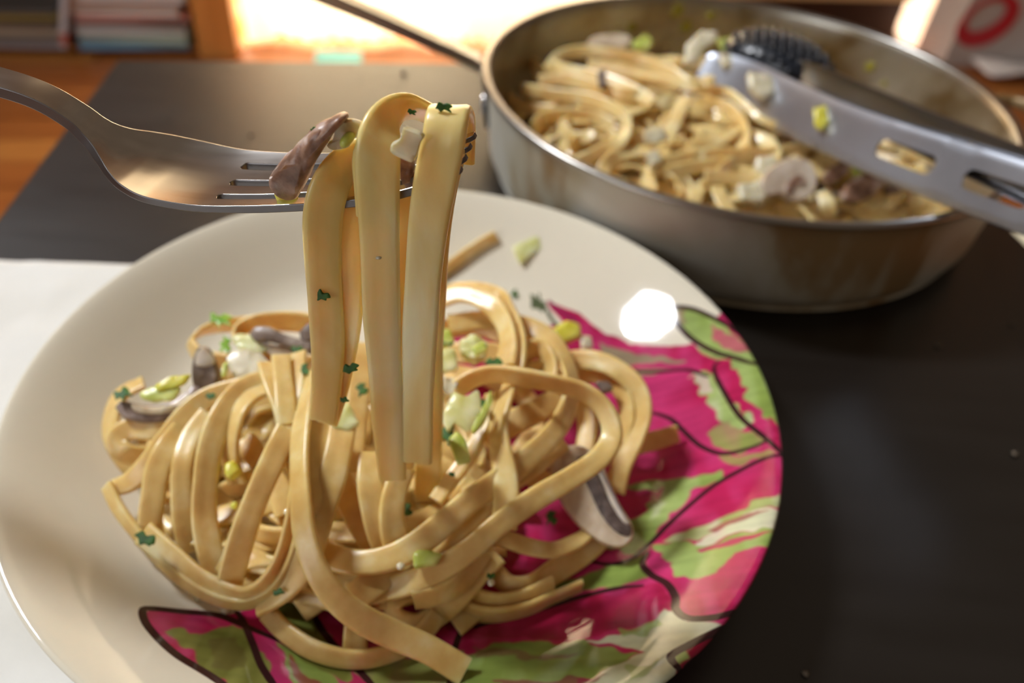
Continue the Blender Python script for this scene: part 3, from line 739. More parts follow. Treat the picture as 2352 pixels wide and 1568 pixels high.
# --- visible strands, traced
PS = [
 ('loop of fettuccine standing on edge at the back left of the pile', [(700, 745, 22, -45), (620, 742, 23, -46), (540, 745, 24, -50), (470, 758, 24, -65), (440, 785, 23, -95), (462, 818, 23, -125), (520, 830, 25, -135), (580, 832, 27, -135)]),
 ('strand curving behind the grey mushroom slices at the back', [(555, 790, 26, 30), (556, 755, 28, 40), (600, 738, 30, 45), (680, 735, 30, 45), (740, 745, 30)]),
 ('outermost left strand standing on edge under the mushroom slice', [(330, 878, 20, 60), (280, 905, 18, 62), (258, 950, 15, 60), (258, 1005, 12, 50), (290, 1060, 8, 40), (340, 1100, 5, 30)]),
 ('short fat folded strand at the left end of the pile', [(420, 985, 20, 0), (360, 985, 21), (300, 985, 20), (268, 1008, 18, 20), (285, 1040, 15, 30), (345, 1050, 12)]),
 ('strand sweeping down left from the centre to a pointed tip', [(660, 872, 34, 0, .9), (600, 882, 34), (530, 898, 32), (470, 920, 30, 0, 1), (425, 955, 28), (385, 1005, 25, 10), (345, 1060, 21, 20), (300, 1105, 16, 30, .9), (255, 1122, 13, 30, .7)]),
 ('strand dropping below the sweeping one, leftmost of the upright strands', [(420, 985, 26, 10), (385, 1030, 26), (362, 1080, 23), (352, 1140, 18), (345, 1200, 12), (352, 1245, 7)]),
 ('slim upright strand second from the left', [(480, 950, 30, 20), (440, 1000, 28, 20), (420, 1060, 26, 15, .9), (418, 1130, 20, 10), (424, 1200, 13, 10), (438, 1268, 6, 10, .9)]),
 ('broad upright curved strand left of the centre', [(615, 872, 38, 10), (555, 895, 37), (510, 955, 35, 0), (483, 1030, 31, 0), (472, 1110, 25, 0), (470, 1190, 18, 0), (482, 1260, 12), (503, 1325, 6)]),
 ('thin inner strand hooking down beside the crimson gap', [(650, 880, 38, 50), (590, 900, 37, 55), (550, 940, 36, 60), (532, 1000, 32, 60), (530, 1060, 26, 55), (545, 1110, 20, 50)]),
 ('left strand of the pinched fan at the front of the fork bundle', [(612, 835, 45, -20, .8), (628, 885, 45, -15, .8), (645, 935, 44, -10, .7), (655, 975, 43, 0, .7)]),
 ('middle strand of the pinched fan at the front of the fork bundle', [(645, 818, 46, 0, .8), (650, 870, 46, 0, .8), (655, 925, 45, 0, .8), (658, 975, 43, 0, .8)]),
 ('right strand of the pinched fan at the front of the fork bundle', [(685, 812, 44, 30, .8), (682, 870, 44, 30, .8), (672, 930, 43, 20, .8), (664, 975, 42, 10, .8)]),
 ('straight strand falling diagonally from the pinch to a cut end', [(662, 985, 43, 0, .95), (640, 1030, 41), (612, 1090, 37), (586, 1150, 31), (562, 1215, 25), (543, 1280, 18), (527, 1342, 11, 0, 1)]),
 ('wide strand bending down right of the diagonal one', [(790, 960, 43, 0, 1.1), (780, 1020, 42), (764, 1090, 39), (740, 1160, 35), (722, 1225, 31), (700, 1290, 25), (655, 1345, 17), (590, 1385, 9, 20)]),
 ('companion strand on the far side of the wide bend', [(735, 960, 43, -10), (728, 1030, 42, -15), (730, 1100, 39, -20), (738, 1160, 35, -20), (715, 1230, 30)]),
 ('long U shaped strand running along the lower left edge', [(246, 1115, 15, 50, .6), (272, 1168, 13, 50), (312, 1222, 11, 52), (362, 1278, 9, 50), (420, 1332, 8, 48), (490, 1372, 8, 45), (560, 1386, 9, 45), (625, 1360, 14, 42), (668, 1300, 22, 45), (690, 1230, 30, 50), (703, 1150, 36, 50), (715, 1060, 40)]),
 ('inner twin of the long U shaped strand', [(330, 1225, 12, 20), (390, 1275, 11, 30), (450, 1325, 10, 40), (520, 1362, 10, 40), (575, 1366, 12, 40), (625, 1330, 18, 40), (660, 1270, 24, 40), (682, 1190, 32, 40), (694, 1110, 38, 30)]),
 ('slanting strand behind the hanging ones, left of centre', [(765, 1060, 30), (788, 1120, 29), (820, 1185, 26), (858, 1250, 20), (890, 1290, 14)]),
 ('short piece of strand lying behind the diagonal one', [(575, 1215, 14, 40, .8), (610, 1226, 16, 40, .8), (650, 1228, 18, 40, .8), (690, 1215, 20, 40, .8)]),
 ('strand crossing low behind the diagonal strand', [(600, 1300, 10), (650, 1310, 12), (700, 1300, 14), (760, 1300, 16)]),
 ('strand lying under the long crossing strands at lower left of centre', [(560, 1345, 5, 30), (620, 1350, 7, 20), (690, 1355, 9), (760, 1372, 11), (820, 1395, 10)]),
 ('big loop strand circling the right half of the pile', [(700, 1215, 20, 10), (745, 1268, 22, 0), (810, 1290, 24, -10), (880, 1285, 26, -10), (950, 1255, 28), (1015, 1205, 30), (1080, 1150, 31), (1150, 1100, 32), (1220, 1045, 33), (1278, 985, 34, 20), (1308, 925, 35, 45), (1312, 870, 36, 50), (1290, 812, 36, 40), (1250, 768, 35, 30), (1190, 745, 34, 20), (1110, 735, 33, 20), (1030, 745, 32)]),
 ('high arching strand at the back right of the pile', [(960, 725, 34, -20), (1000, 695, 37, -30), (1060, 675, 41, -30), (1115, 690, 43, -20), (1152, 730, 43, 20), (1168, 785, 43, 30), (1160, 840, 42, 30)]),
 ('outer edge-on twin of the high arching strand', [(1000, 680, 34, -50), (1060, 662, 38, -55), (1125, 672, 40, -40), (1172, 715, 41, 50), (1192, 770, 41, 60), (1190, 830, 40, 60), (1178, 870, 38, 50)]),
 ('strand dropping straight down from the high arch', [(1180, 862, 42, 60), (1162, 910, 41, 55), (1145, 965, 39, 40), (1148, 1025, 37, 20), (1160, 1085, 34, 5), (1163, 1145, 31, 0), (1158, 1215, 27, 0)]),
 ('low back strand inside the high arch', [(1000, 765, 26), (1050, 750, 28), (1110, 752, 30), (1180, 775, 31), (1240, 800, 30), (1290, 850, 28)]),
 ('longest strand curling over the top right and running to lower left', [(1050, 892, 42, 20, .9), (1090, 868, 45, 30, .9), (1140, 858, 47, 40), (1210, 868, 49, 42), (1290, 884, 50, 42), (1350, 905, 49, 38), (1393, 948, 46, 30), (1405, 1000, 42, 15), (1378, 1050, 39, 0), (1315, 1095, 37, -5), (1230, 1145, 35, -8), (1145, 1205, 32, -5), (1075, 1265, 28), (1000, 1312, 24), (920, 1345, 20), (845, 1362, 16, 0), (790, 1360, 12)]),
 ('outer loop at the far right of the pile', [(1270, 860, 24, 10), (1310, 830, 27, -10), (1365, 828, 30, -10), (1420, 850, 31, -10), (1464, 895, 29, 20), (1476, 950, 25, 35), (1458, 1010, 20, 30), (1428, 1070, 14, 20), (1410, 1130, 8, 10)]),
 ('inner loop beside the outermost loop at the right', [(1300, 875, 22), (1350, 858, 25, 20), (1400, 868, 26, 20), (1432, 905, 25, 40), (1440, 960, 21, 45), (1425, 1015, 16, 40)]),
 ('cut strand end sticking out of the pile to the right', [(1370, 1060, 7, 30), (1420, 1035, 9, 20), (1480, 1018, 10, 10), (1556, 996, 10, 10, .9)]),
 ('broad strand crossing under the big loop at the right', [(1110, 1010, 26, -10, 1.1), (1170, 975, 28, -10), (1230, 945, 29, -10), (1300, 905, 30)]),
 ('crumpled curl of pasta inside the right arch', [(1185, 870, 34, 30), (1200, 820, 37, 30), (1235, 800, 38, 10), (1262, 830, 37, 40), (1262, 880, 34, 50)]),
 ('small second curl under the crumpled one', [(1190, 900, 30, 20), (1215, 860, 33, 20), (1245, 850, 33, 10), (1275, 885, 30, 40)]),
 ('strand behind the hanging bundle, upper middle', [(835, 790, 36, 0), (828, 850, 36), (822, 920, 35), (812, 1000, 33), (805, 1080, 30)]),
 ('strand descending left of the dark gap at the centre', [(852, 1040, 38), (850, 1110, 36), (858, 1170, 32), (872, 1225, 27), (895, 1275, 21)]),
 ('glossy strand with a bright highlight at the centre', [(930, 1070, 36, -15), (910, 1120, 35, -10), (900, 1175, 32), (905, 1230, 27), (920, 1275, 22)]),
 ('twisted strand below the big loop narrowing to a point', [(1165, 1120, 25, 40, .5), (1110, 1170, 26, 25, .8), (1050, 1220, 25, 10), (985, 1262, 22), (915, 1290, 18), (850, 1300, 14)]),
 ('tapering curved strand under the crossing strand at right', [(1090, 1225, 20), (1150, 1235, 19), (1215, 1255, 17, -10), (1275, 1262, 14, -20), (1330, 1240, 10, -30, .7), (1370, 1205, 7, -30, .5)]),
 ('shadowed strand lying on the painted leaf under the mushroom', [(1130, 1310, 10, 30), (1170, 1342, 7, 40), (1225, 1340, 5, 30), (1290, 1302, 4, 0), (1350, 1262, 4, -10), (1390, 1225, 4)]),
 ('small strand stump between the crossing strands', [(1190, 1070, 20), (1225, 1090, 20), (1260, 1120, 18)]),
 ('lower right strand pair, upper one with a square cut end', [(1010, 1330, 12, 40), (1065, 1362, 9, 50), (1130, 1382, 6, 55), (1200, 1375, 5, 50), (1272, 1346, 5, 40)]),
 ('lower right strand pair, lower one with a long slim end', [(1000, 1350, 9, 50), (1060, 1395, 5, 55), (1130, 1412, 3.5, 60), (1210, 1400, 3, 60), (1270, 1374, 3, 60), (1335, 1347, 3, 60)]),
 ('ring curl of pasta at the bottom of the pile', [(985, 1352, 12, 50), (935, 1362, 12, 50), (903, 1388, 10, 50), (915, 1420, 7, 45), (960, 1432, 5, 40), (1010, 1408, 7, 20), (1060, 1360, 12, 0), (1100, 1310, 16, 0), (1140, 1270, 18, 0)]),
 ('thin bright strand sliding above the ring curl', [(950, 1376, 17, 50), (1000, 1368, 18, 45), (1045, 1345, 19, 40), (1080, 1305, 20, 30), (1110, 1260, 21, 20)]),
 ('folded wide strand with a cut end at lower centre', [(930, 1272, 20, 0, 1.2), (890, 1310, 21, 0, 1.2), (850, 1345, 20, 0, 1.2), (812, 1372, 18, 0, 1.15)]),
 ('curved strand lowest on the plate with a slanting cut end', [(612, 1405, 4, 20, .8), (655, 1450, 5, 30), (715, 1490, 6, 38), (790, 1512, 6, 40), (860, 1510, 6, 40), (930, 1485, 6, 35), (975, 1450, 6, 30), (1005, 1410, 8, 20)]),
 ('short upright strand end under the hanging tail', [(825, 1385, 12), (818, 1440, 7), (815, 1492, 3, 0, .9)]),
 ('stubby strand end left of the hanging tail', [(760, 1345, 11), (728, 1375, 8), (690, 1402, 5)]),
 ('short pale strand stump right of the ring curl', [(1120, 1380, 4), (1085, 1405, 3.5), (1045, 1438, 3, 0, .9)]),
 ('strand bridging between fork tail and ring curl', [(780, 1320, 12), (840, 1335, 13), (900, 1330, 15), (960, 1310, 17), (1010, 1270, 20)]),
 ('flat strand filling the left centre behind the upright ones', [(560, 1010, 24), (600, 1060, 23), (640, 1120, 21), (660, 1180, 18)]),
 ('strand seen through the gap at left centre', [(520, 1130, 14, 20), (560, 1110, 18), (610, 1090, 20), (660, 1080, 22)]),
 ('flat strand at the back left under the mushroom slices', [(520, 850, 22), (580, 835, 26), (640, 820, 29), (700, 800, 32)]),
 ('strand running behind the upper leek pieces', [(1000, 800, 28), (1060, 810, 31), (1130, 810, 33), (1200, 835, 33)]),
 ('twisted strand beneath the pale leek leaf', [(1130, 905, 38, 50, .7), (1110, 975, 36, 40), (1080, 1040, 33, 20), (1045, 1090, 30), (1000, 1150, 28)]),
 ('wide strand crossing the right centre below the drop strand', [(1290, 1010, 28), (1220, 1065, 29, 0, 1.1), (1150, 1115, 28, 0, 1.1), (1080, 1165, 26), (1020, 1215, 24)]),
 ('strand in shade at the right under the long one', [(1340, 920, 24, 20), (1350, 980, 22), (1340, 1040, 18), (1310, 1090, 13)]),
]
for lab, pts in PS:
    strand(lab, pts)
# strand lying on the far wall of the plate
r_ = []
for px, py in ((985, 650), (1020, 622), (1060, 592), (1100, 564), (1140, 541)):
    p = on_plate(px, py, .0022); r_.append((p.x, p.y, p.z, 0, .72))
V, F = ribbon_mesh(r_, .0078, .003, seed=5)
tag(mesh_obj('fettuccine_strand', V, F, M['pasta'], sharp=60), 'single strand end lying alone on the far inside of the plate', 'pasta', 'fettuccine strands on the plate')

# ------------------------------------------------------------------ fork
F0 = at_z(860, 405, .590)
wa, wb_ = at_z(550, 378, .588), at_z(495, 440, .588)
WD = (wa - wb_); WD.z = 0; WD.normalize()          # across the fork, pointing away from the camera
WD = (WD + Vector((0, 0, .03))).normalized()
UD = Vector((WD.y, -WD.x, 0)).normalized()         # towards the tips
NPL = UD.cross(Vector((0, 0, 1))).normalized()
# px, py of the centre line, half width mm, cup mm, thickness mm
FK = [(1074, 342, 8.6, 0, 1.2), (1040, 357, 9.2, .1, 1.5), (1000, 371, 9.8, .3, 1.8), (920, 391, 10.6, .6, 2.0), (820, 406, 11.2, .9, 2.0), (700, 414, 11.7, 1.2, 2.0), (600, 416, 12.3, 1.5, 2.0), (500, 411, 13.0, 1.6, 1.9), (400, 391, 13.3, 1.5, 1.9),
      (340, 370, 12.0, 1.2, 2.0), (300, 350, 9.8, .9, 2.2), (268, 330, 7.2, .5, 2.4), (240, 308, 5.2, .2, 2.6), (215, 287, 4.3, 0, 2.8), (180, 258, 3.8, 0, 2.9), (100, 211, 3.7, 0, 2.9), (0, 176, 4.0, -.1, 2.8), (-150, 145, 4.8, -.2, 2.6), (-400, 135, 6.5, -.3, 2.3), (-700, 160, 8.2, -.4, 2.0), (-860, 180, 7.0, -.3, 1.8), (-900, 186, 4.0, -.2, 1.6)]
rows = []
for px, py, hw, cup, th in FK:
    p = at_plane(px, py, F0, NPL)
    rows.append((p.x, p.y, p.z, hw, cup, th))
A = catmull(rows, .0006)
Pc = A[:, :3]; Tg = np.gradient(Pc, axis=0); Tg /= np.linalg.norm(Tg, axis=1)[:, None]
sl = np.concatenate([[0], np.cumsum(np.linalg.norm(np.diff(Pc, axis=0), axis=1))]) * 1000   # mm from the tip
s_slot = sl[np.argmin([(Vector(q) - at_plane(523, 410, F0, NPL)).length for q in Pc])]
def fork_mesh():
    V, F, Bv = [], [], []
    cols = 6
    n = len(A)
    Wv = WD
    bott = []
    for i in range(n):
        s = sl[i]; hw, cup, th = A[i, 3] / 1000, A[i, 4] / 1000, A[i, 5] / 1000
        t = Vector(Tg[i]); nr = Wv.cross(t).normalized()
        if nr.z < 0: nr = -nr
        d = s_slot - s
        g = 0.0
        if d > 0:
            rr = 1.15
            g = 2 * math.sqrt(max(0, rr * rr - max(0, rr - d) ** 2)) / 1000 if d < rr else 2.3 / 1000
            g += max(0, d - rr) * .006 / 1000
        pitch = 2 * (hw + g / 2) / 4 if d > 0 else 2 * hw / 4
        for q in range(4):
            lo = -hw + q * (2 * hw + g) / 4
            hi = lo + (2 * hw + g) / 4 - g
            mid = (lo + hi) / 2
            sh = 1.0
            if s < 2.2: sh = .62 + .38 * math.sqrt(max(0, 1 - ((2.2 - s) / 2.2) ** 2))
            for k in range(cols + 1):
                x = lo + (hi - lo) * k / cols
                x = mid + (x - mid) * sh
                v = x / hw
                hgt = cup * (v * v - .35)
                p = Vector(Pc[i]) + Wv * x + nr * hgt
                V.append(p); bott.append(p - nr * th)
    m = 4 * (cols + 1)
    for i in range(n - 1):
        for q in range(4):
            for k in range(cols):
                a = i * m + q * (cols + 1) + k
                F.append((a, a + 1, a + m + 1, a + m))
    # merge coincident columns where there is no slot
    key, idx, tv, bv = {}, [], [], []
    for v, w_ in zip(V, bott):
        k = tuple(round(c * 2e5) for c in v)
        if k not in key: key[k] = len(tv); tv.append(v); bv.append(w_)
        idx.append(key[k])
    F = [tuple(dict.fromkeys(idx[j] for j in f)) for f in F]
    F = [f for f in F if len(f) > 2]
    ed = {}
    for f in F:
        for a, b2 in zip(f, f[1:] + f[:1]):
            ed.setdefault((min(a, b2), max(a, b2)), []).append((a, b2))
    N = len(tv)
    G = list(F) + [tuple(N + j for j in reversed(f)) for f in F]
    for e, l in ed.items():
        if len(l) == 1:
            a, b2 = l[0]; G.append((b2, a, N + a, N + b2))
    return tv + bv, G, 2 * len(F)
fv, fg, ftop = fork_mesh()
fk = mesh_obj('fork', fv, fg, M['steel'])
fk.data.materials.append(M['steel_edge'])
for q in fk.data.polygons:
    if q.index >= ftop: q.material_index = 1
bevel(fk, .00030, 2, 50)
fk.data.set_sharp_from_angle(angle=math.radians(50))
tag(fk, 'stainless steel dinner fork held level with fettuccine hanging over its tines', 'fork')

# --- strands hanging from the fork (in upright planes parallel to the fork)
NF = UD.cross(Vector((0, 0, 1))).normalized()
if NF.y > 0: NF = -NF                      # towards the camera
FP = F0.copy()
HG = 'strands hanging from the fork'
def hang(label, pts, W=.0085, T=.0022, mode='cam'): return strand(label, pts, W, T, m='pasta_held', group=HG, plane=(FP, NF), mode=mode)
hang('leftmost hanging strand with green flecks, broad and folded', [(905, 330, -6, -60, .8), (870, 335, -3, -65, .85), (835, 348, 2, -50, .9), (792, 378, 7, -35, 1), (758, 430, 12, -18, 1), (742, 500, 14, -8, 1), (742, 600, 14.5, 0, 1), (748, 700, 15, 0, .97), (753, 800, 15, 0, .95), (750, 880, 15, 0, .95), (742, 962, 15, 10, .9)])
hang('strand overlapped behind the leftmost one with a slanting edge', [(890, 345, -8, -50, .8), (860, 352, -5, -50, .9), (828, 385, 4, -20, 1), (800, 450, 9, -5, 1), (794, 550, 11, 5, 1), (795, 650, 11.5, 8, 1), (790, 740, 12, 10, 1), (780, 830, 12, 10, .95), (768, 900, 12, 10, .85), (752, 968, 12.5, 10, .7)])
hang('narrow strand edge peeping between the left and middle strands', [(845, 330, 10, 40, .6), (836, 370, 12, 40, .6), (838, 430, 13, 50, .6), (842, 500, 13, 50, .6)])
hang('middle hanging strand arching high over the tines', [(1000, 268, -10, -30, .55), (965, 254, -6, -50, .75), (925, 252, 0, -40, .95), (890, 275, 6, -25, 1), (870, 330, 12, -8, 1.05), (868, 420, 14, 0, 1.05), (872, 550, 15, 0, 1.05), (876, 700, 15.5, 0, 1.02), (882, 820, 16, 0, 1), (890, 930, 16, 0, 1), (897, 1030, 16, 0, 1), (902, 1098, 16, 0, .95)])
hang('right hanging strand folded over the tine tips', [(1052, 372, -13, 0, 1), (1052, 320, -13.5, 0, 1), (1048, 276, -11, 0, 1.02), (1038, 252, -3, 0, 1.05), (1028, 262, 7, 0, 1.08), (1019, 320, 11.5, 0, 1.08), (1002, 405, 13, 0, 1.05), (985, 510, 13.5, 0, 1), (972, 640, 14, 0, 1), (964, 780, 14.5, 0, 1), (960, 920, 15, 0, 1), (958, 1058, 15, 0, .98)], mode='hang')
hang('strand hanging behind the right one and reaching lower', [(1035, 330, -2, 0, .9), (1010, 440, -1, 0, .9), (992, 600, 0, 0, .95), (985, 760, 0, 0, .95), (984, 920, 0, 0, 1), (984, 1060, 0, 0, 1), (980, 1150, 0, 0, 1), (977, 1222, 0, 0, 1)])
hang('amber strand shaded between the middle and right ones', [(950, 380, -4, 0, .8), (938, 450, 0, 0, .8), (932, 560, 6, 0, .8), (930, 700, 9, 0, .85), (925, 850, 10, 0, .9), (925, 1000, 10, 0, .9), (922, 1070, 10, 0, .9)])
tail = [(712, 860, 46, 60, .8), (700, 930, 46, 55, .85), (690, 1000, 45, 50, .9), (688, 1080, 43, 50), (692, 1160, 40, 40), (702, 1235, 36, 30), (728, 1310, 31, 20), (770, 1372, 26, 8), (830, 1420, 21, 0), (900, 1455, 16), (985, 1492, 12, 0), (1068, 1542, 8, 0, 1.05)]
strand('long tail strand running from the fork bundle to a square cut end at the bottom', tail, W=.0078)
strand('strand leaning behind the leftmost hanging one', [(735, 840, 40), (722, 900, 42), (712, 960, 43), (706, 1030, 42), (705, 1100, 39)], W=.0078)

# ------------------------------------------------------------------ mushrooms, leeks, parsley
def frame_from(c, xdir, nrm):
    x = xdir.normalized(); n = (nrm - x * nrm.dot(x)).normalized(); y = n.cross(x)
    return Matrix(((x.x, y.x, n.x, c.x), (x.y, y.y, n.y, c.y), (x.z, y.z, n.z, c.z), (0, 0, 0, 1)))
def rounded(outline):
    P = np.array(outline, float)
    Q = []
    for a, b_ in zip(P, np.roll(P, -1, 0)):
        n = max(3, int(np.linalg.norm(b_ - a) / .0006))
        for k in range(n): Q.append(a + (b_ - a) * k / n)
    Q = np.array(Q)
    for _ in range(2): Q = (np.roll(Q, 1, 0) + Q + np.roll(Q, -1, 0)) / 3
    return Q
def blob_poly(outline, thick, mat_, parent, name, wob=.0003, seed=0, dome=.25, curve=0.0, flat=False):
    """closed outline (x,y) extruded to a soft-edged slice"""
    if flat:
        P = catmull([(x, y, 0) for x, y in outline + outline[:1]], .0007)[:-1, :2]
        T = np.roll(P, -1, 0) - np.roll(P, 1, 0); T /= np.linalg.norm(T, axis=1)[:, None] + 1e-12
        area2 = np.sum(P[:, 0] * np.roll(P[:, 1], -1) - P[:, 1] * np.roll(P[:, 0], -1))
        N2 = np.stack([-T[:, 1], T[:, 0]], 1) * (1 if area2 > 0 else -1)
        V, F, n = [], [], len(P)
        ins = min(.0007, thick * .3)
        for z, k in ((-.5, 1.0), (-.38, .3), (0, 0), (.38, .3), (.5, 1.0)):
            for q, m2 in zip(P, N2):
                nn = noise.noise(Vector((q[0] * 300 + seed, q[1] * 300, 0))) * wob
                V.append(Vector((q[0] + m2[0] * ins * k, q[1] + m2[1] * ins * k, z * thick + nn)))
        for l in range(4):
            for i in range(n):
                j = (i + 1) % n
                F.append((l * n + i, l * n + j, (l + 1) * n + j, (l + 1) * n + i))
        F.append(tuple(reversed(range(n)))); F.append(tuple(4 * n + i for i in range(n)))
        o = mesh_obj(name, V, F, mat_, None, sharp=50)
        if parent: o.parent = parent
        return o
    P = rounded(outline) if len(outline) <= 7 else catmull([(x, y, 0) for x, y in outline + outline[:1]], .0006)[:-1, :2]
    c = P.mean(0)
    V, F = [], []
    rings = [(1.0, -.30), (.97, -.5), (.6, -.5 - dome * .4), (0, -.5 - dome * .5)]
    layers = [(0, -.5 - dome * .5), (.6, -.5 - dome * .4), (.94, -.5), (1.0, -.25), (1.0, .25), (.94, .5), (.6, .5 + dome * .4), (0, .5 + dome * .5)]
    n = len(P)
    for s_, z in layers:
        for q in P:
            x, y = c + (q - c) * s_
            nn = noise.noise(Vector((x * 260 + seed, y * 260, z * 2))) * wob
            V.append(Vector((x + nn, y + nn, z * thick + nn * 1.5 + curve * (x * x) * 1000 * .001)))
    for l in range(len(layers) - 1):
        for i in range(n):
            j = (i + 1) % n
            F.append((l * n + i, l * n + j, (l + 1) * n + j, (l + 1) * n + i))
    V, F = merge(V, F, 1e-7)
    o = mesh_obj(name, V, F, mat_, None, sharp=70)
    if parent: o.parent = parent
    return o
CAP = [(-.0115, -.0030), (-.0125, .0010), (-.0095, .0060), (-.0040, .0090), (.0020, .0093), (.0080, .0070), (.0120, .0020), (.0118, -.0030), (.0095, -.0038), (.0075, -.0010), (.0035, .0010), (.0028, -.0070), (0, -.0085), (-.0028, -.0070), (-.0035, .0010), (-.0075, -.0010), (-.0098, -.0038)]
def mushroom(label, px, py, h, tox, toy, nrm, scale=1.0, mats=('flesh', 'skin', 'gills'), thick=.0032, half=False, zf=None, pos=None, group='mushroom slices'):
    c = pos if pos is not None else at_z(px, py, (zf if zf is not None else ZF) + h / 1000)
    x = at_z(tox, toy, c.z) - at_z(px, py, c.z)
    e = empty('mushroom_slice', (0, 0, 0), label, 'mushroom', group)
    e.matrix_world = frame_from(c, x, Vector(nrm))
    out = CAP if not half else [(-.0115, -.0030), (-.0125, .0010), (-.0095, .0060), (-.0040, .0088), (.0020, .0090), (.0080, .0070), (.0120, .0020), (.0118, -.0022), (.0060, .0005), (0, .0012), (-.0060, -.0005)]
    out = [(a * scale, b_ * scale) for a, b_ in out]
    blob_poly(out, thick, M[mats[0]], e, 'flesh', seed=px, curve=14)
    sk = [(-.0124, -.0034), (-.0133, .0012), (-.0102, .0066), (-.0042, .0098), (.0022, .0100), (.0086, .0076), (.0128, .0022), (.0124, -.0034), (.0115, -.0030), (.0117, .0016), (.0077, .0064), (.0020, .0087), (-.0038, .0084), (-.0090, .0056), (-.0120, .0010), (-.0113, -.0028)]
    V, F = [], []
    nO = 8
    for zz in (-.42 * thick, .42 * thick):
        for a, b_ in sk: V.append(Vector((a * scale, b_ * scale, zz + 14 * (a * scale) ** 2)))
    n = len(sk)
    for i in range(n):
        j = (i + 1) % n; F.append((i, j, n + j, n + i))
    for i in range(nO - 1):
        F.append((i, i + 1, n - 2 - i, n - 1 - i)); F.append((n + i, n + n - 1 - i, n + n - 2 - i, n + i + 1))
    o = mesh_obj('skin', V, F, M[mats[1]], None); o.parent = e
    if mats[2]:
        gl = [(-.0098, -.0030), (-.0105, -.0005), (-.0080, .0020), (-.0030, .0032), (-.0030, .0012), (-.0070, -.0002)]
        for sgn in (1, -1):
            g = [(sgn * a * scale, b_ * scale) for a, b_ in gl]
            blob_poly(g, thick * 1.12, M[mats[2]], e, 'gill', wob=.0002, curve=14)
    return e
UPZ = (0, -.25, 1)
def pix_piece(label, name, cat, pts, h, matn, thick, nrm=None, zf=None, plane=None, wob=.0003, group=None, dome=.25):
    """a small flat piece whose outline is given in the picture at one height"""
    if plane: P = [at_plane(x, y, plane[0] + plane[1] * (h / 1000), plane[1]) for x, y in pts]
    elif nrm is not None:
        c0 = at_z(*np.mean(pts, 0), (zf if zf is not None else ZF) + h / 1000)
        P = [at_plane(x, y, c0, Vector(nrm).normalized()) for x, y in pts]
    else: P = [at_z(x, y, (zf if zf is not None else ZF) + h / 1000) for x, y in pts]
    c = sum(P, Vector()) / len(P)
    n_ = plane[1] if plane else (Vector(nrm) if nrm is not None else Vector((0, 0, 1)))
    mt = frame_from(c, P[1] - P[0], n_)
    inv = mt.inverted()
    loc = [(inv @ q).xy for q in P]
    o = blob_poly([(q.x, q.y) for q in loc], thick, M[matn], None, name, wob, seed=pts[0][0], dome=dome)
    o.matrix_world = mt
    return tag(o, label, cat, group)
VP = (FP, NF)
def mushroom_px(label, parts, nrm, zf=None, group='mushroom slices on the plate'):
    x0, y0 = np.mean(parts[0][1], 0)
    c = at_z(x0, y0, (zf if zf is not None else ZF) + parts[0][2] / 1000)
    e = empty('mushroom_slice', c, label, 'mushroom', group)
    n_ = Vector(nrm).normalized()
    for name, pts, h, m_, th in parts:
        P = [at_plane(x, y, c + n_ * ((h - parts[0][2]) / 1000), n_) for x, y in pts]
        cc = sum(P, Vector()) / len(P)
        mt = frame_from(cc, P[1] - P[0], n_); inv = mt.inverted()
        o = blob_poly([tuple((inv @ q).xy) for q in P], th, M[m_], None, name, .0004, seed=pts[0][0], flat=True)
        o.parent = e
        o.matrix_parent_inverse = Matrix.Translation(-c)
        o.matrix_basis = mt
    return e
mushroom_px('brown mushroom slice lying at the left end of the pile', [('skin', [(266, 938), (285, 922), (330, 930), (380, 930), (425, 905), (448, 885), (470, 900), (455, 930), (420, 955), (370, 972), (320, 970), (285, 960)], 25, 'skin', .004),
    ('flesh', [(300, 926), (350, 934), (400, 928), (432, 905), (440, 915), (415, 940), (360, 952), (310, 945)], 27.2, 'flesh', .0016)], (.1, -.45, .9))
mushroom_px('dark mushroom piece standing upright beside the left leek rings', [('cap', [(450, 812), (462, 795), (478, 800), (498, 835), (506, 865), (495, 892), (468, 905), (450, 890), (444, 850)], 32, 'grey_mush', .005),
    ('cut_face', [(452, 812), (464, 798), (478, 805), (494, 832), (470, 842), (450, 838)], 34.6, 'flesh_pale', .0012)], (0, -.75, .65))
mushroom_px('grey mushroom slice at the back left behind the fork bundle', [('gills', [(574, 770), (590, 752), (620, 752), (655, 768), (700, 782), (722, 792), (715, 812), (670, 800), (620, 786), (590, 786)], 37, 'grey_mush', .004),
    ('flesh', [(592, 784), (640, 794), (690, 808), (675, 832), (640, 826), (605, 806)], 35, 'flesh', .003)], (0, -.5, .85))
mushroom_px('second grey mushroom sliver just behind the leftmost hanging strand', [('gills', [(688, 762), (715, 742), (725, 770), (712, 786), (692, 780)], 39, 'grey_mush', .003)], (0, -.5, .85))
mushroom_px('large pale mushroom slice with dark gills at the right of the pile', [('flesh', [(1258, 1060), (1280, 1032), (1330, 1024), (1375, 1050), (1398, 1100), (1425, 1160), (1452, 1205), (1452, 1238), (1425, 1258), (1380, 1248), (1325, 1205), (1285, 1150), (1262, 1105)], 15, 'flesh', .006),
    ('gills', [(1325, 1050), (1352, 1050), (1378, 1095), (1398, 1145), (1425, 1190), (1450, 1208), (1446, 1232), (1415, 1222), (1382, 1185), (1355, 1130), (1335, 1085)], 17.6, 'gills', .0022),
    ('stem', [(1366, 1055), (1385, 1075), (1402, 1120), (1430, 1172), (1446, 1202), (1432, 1200), (1405, 1160), (1385, 1110)], 18.4, 'flesh_pale', .0022)], (-.1, -.5, .85))
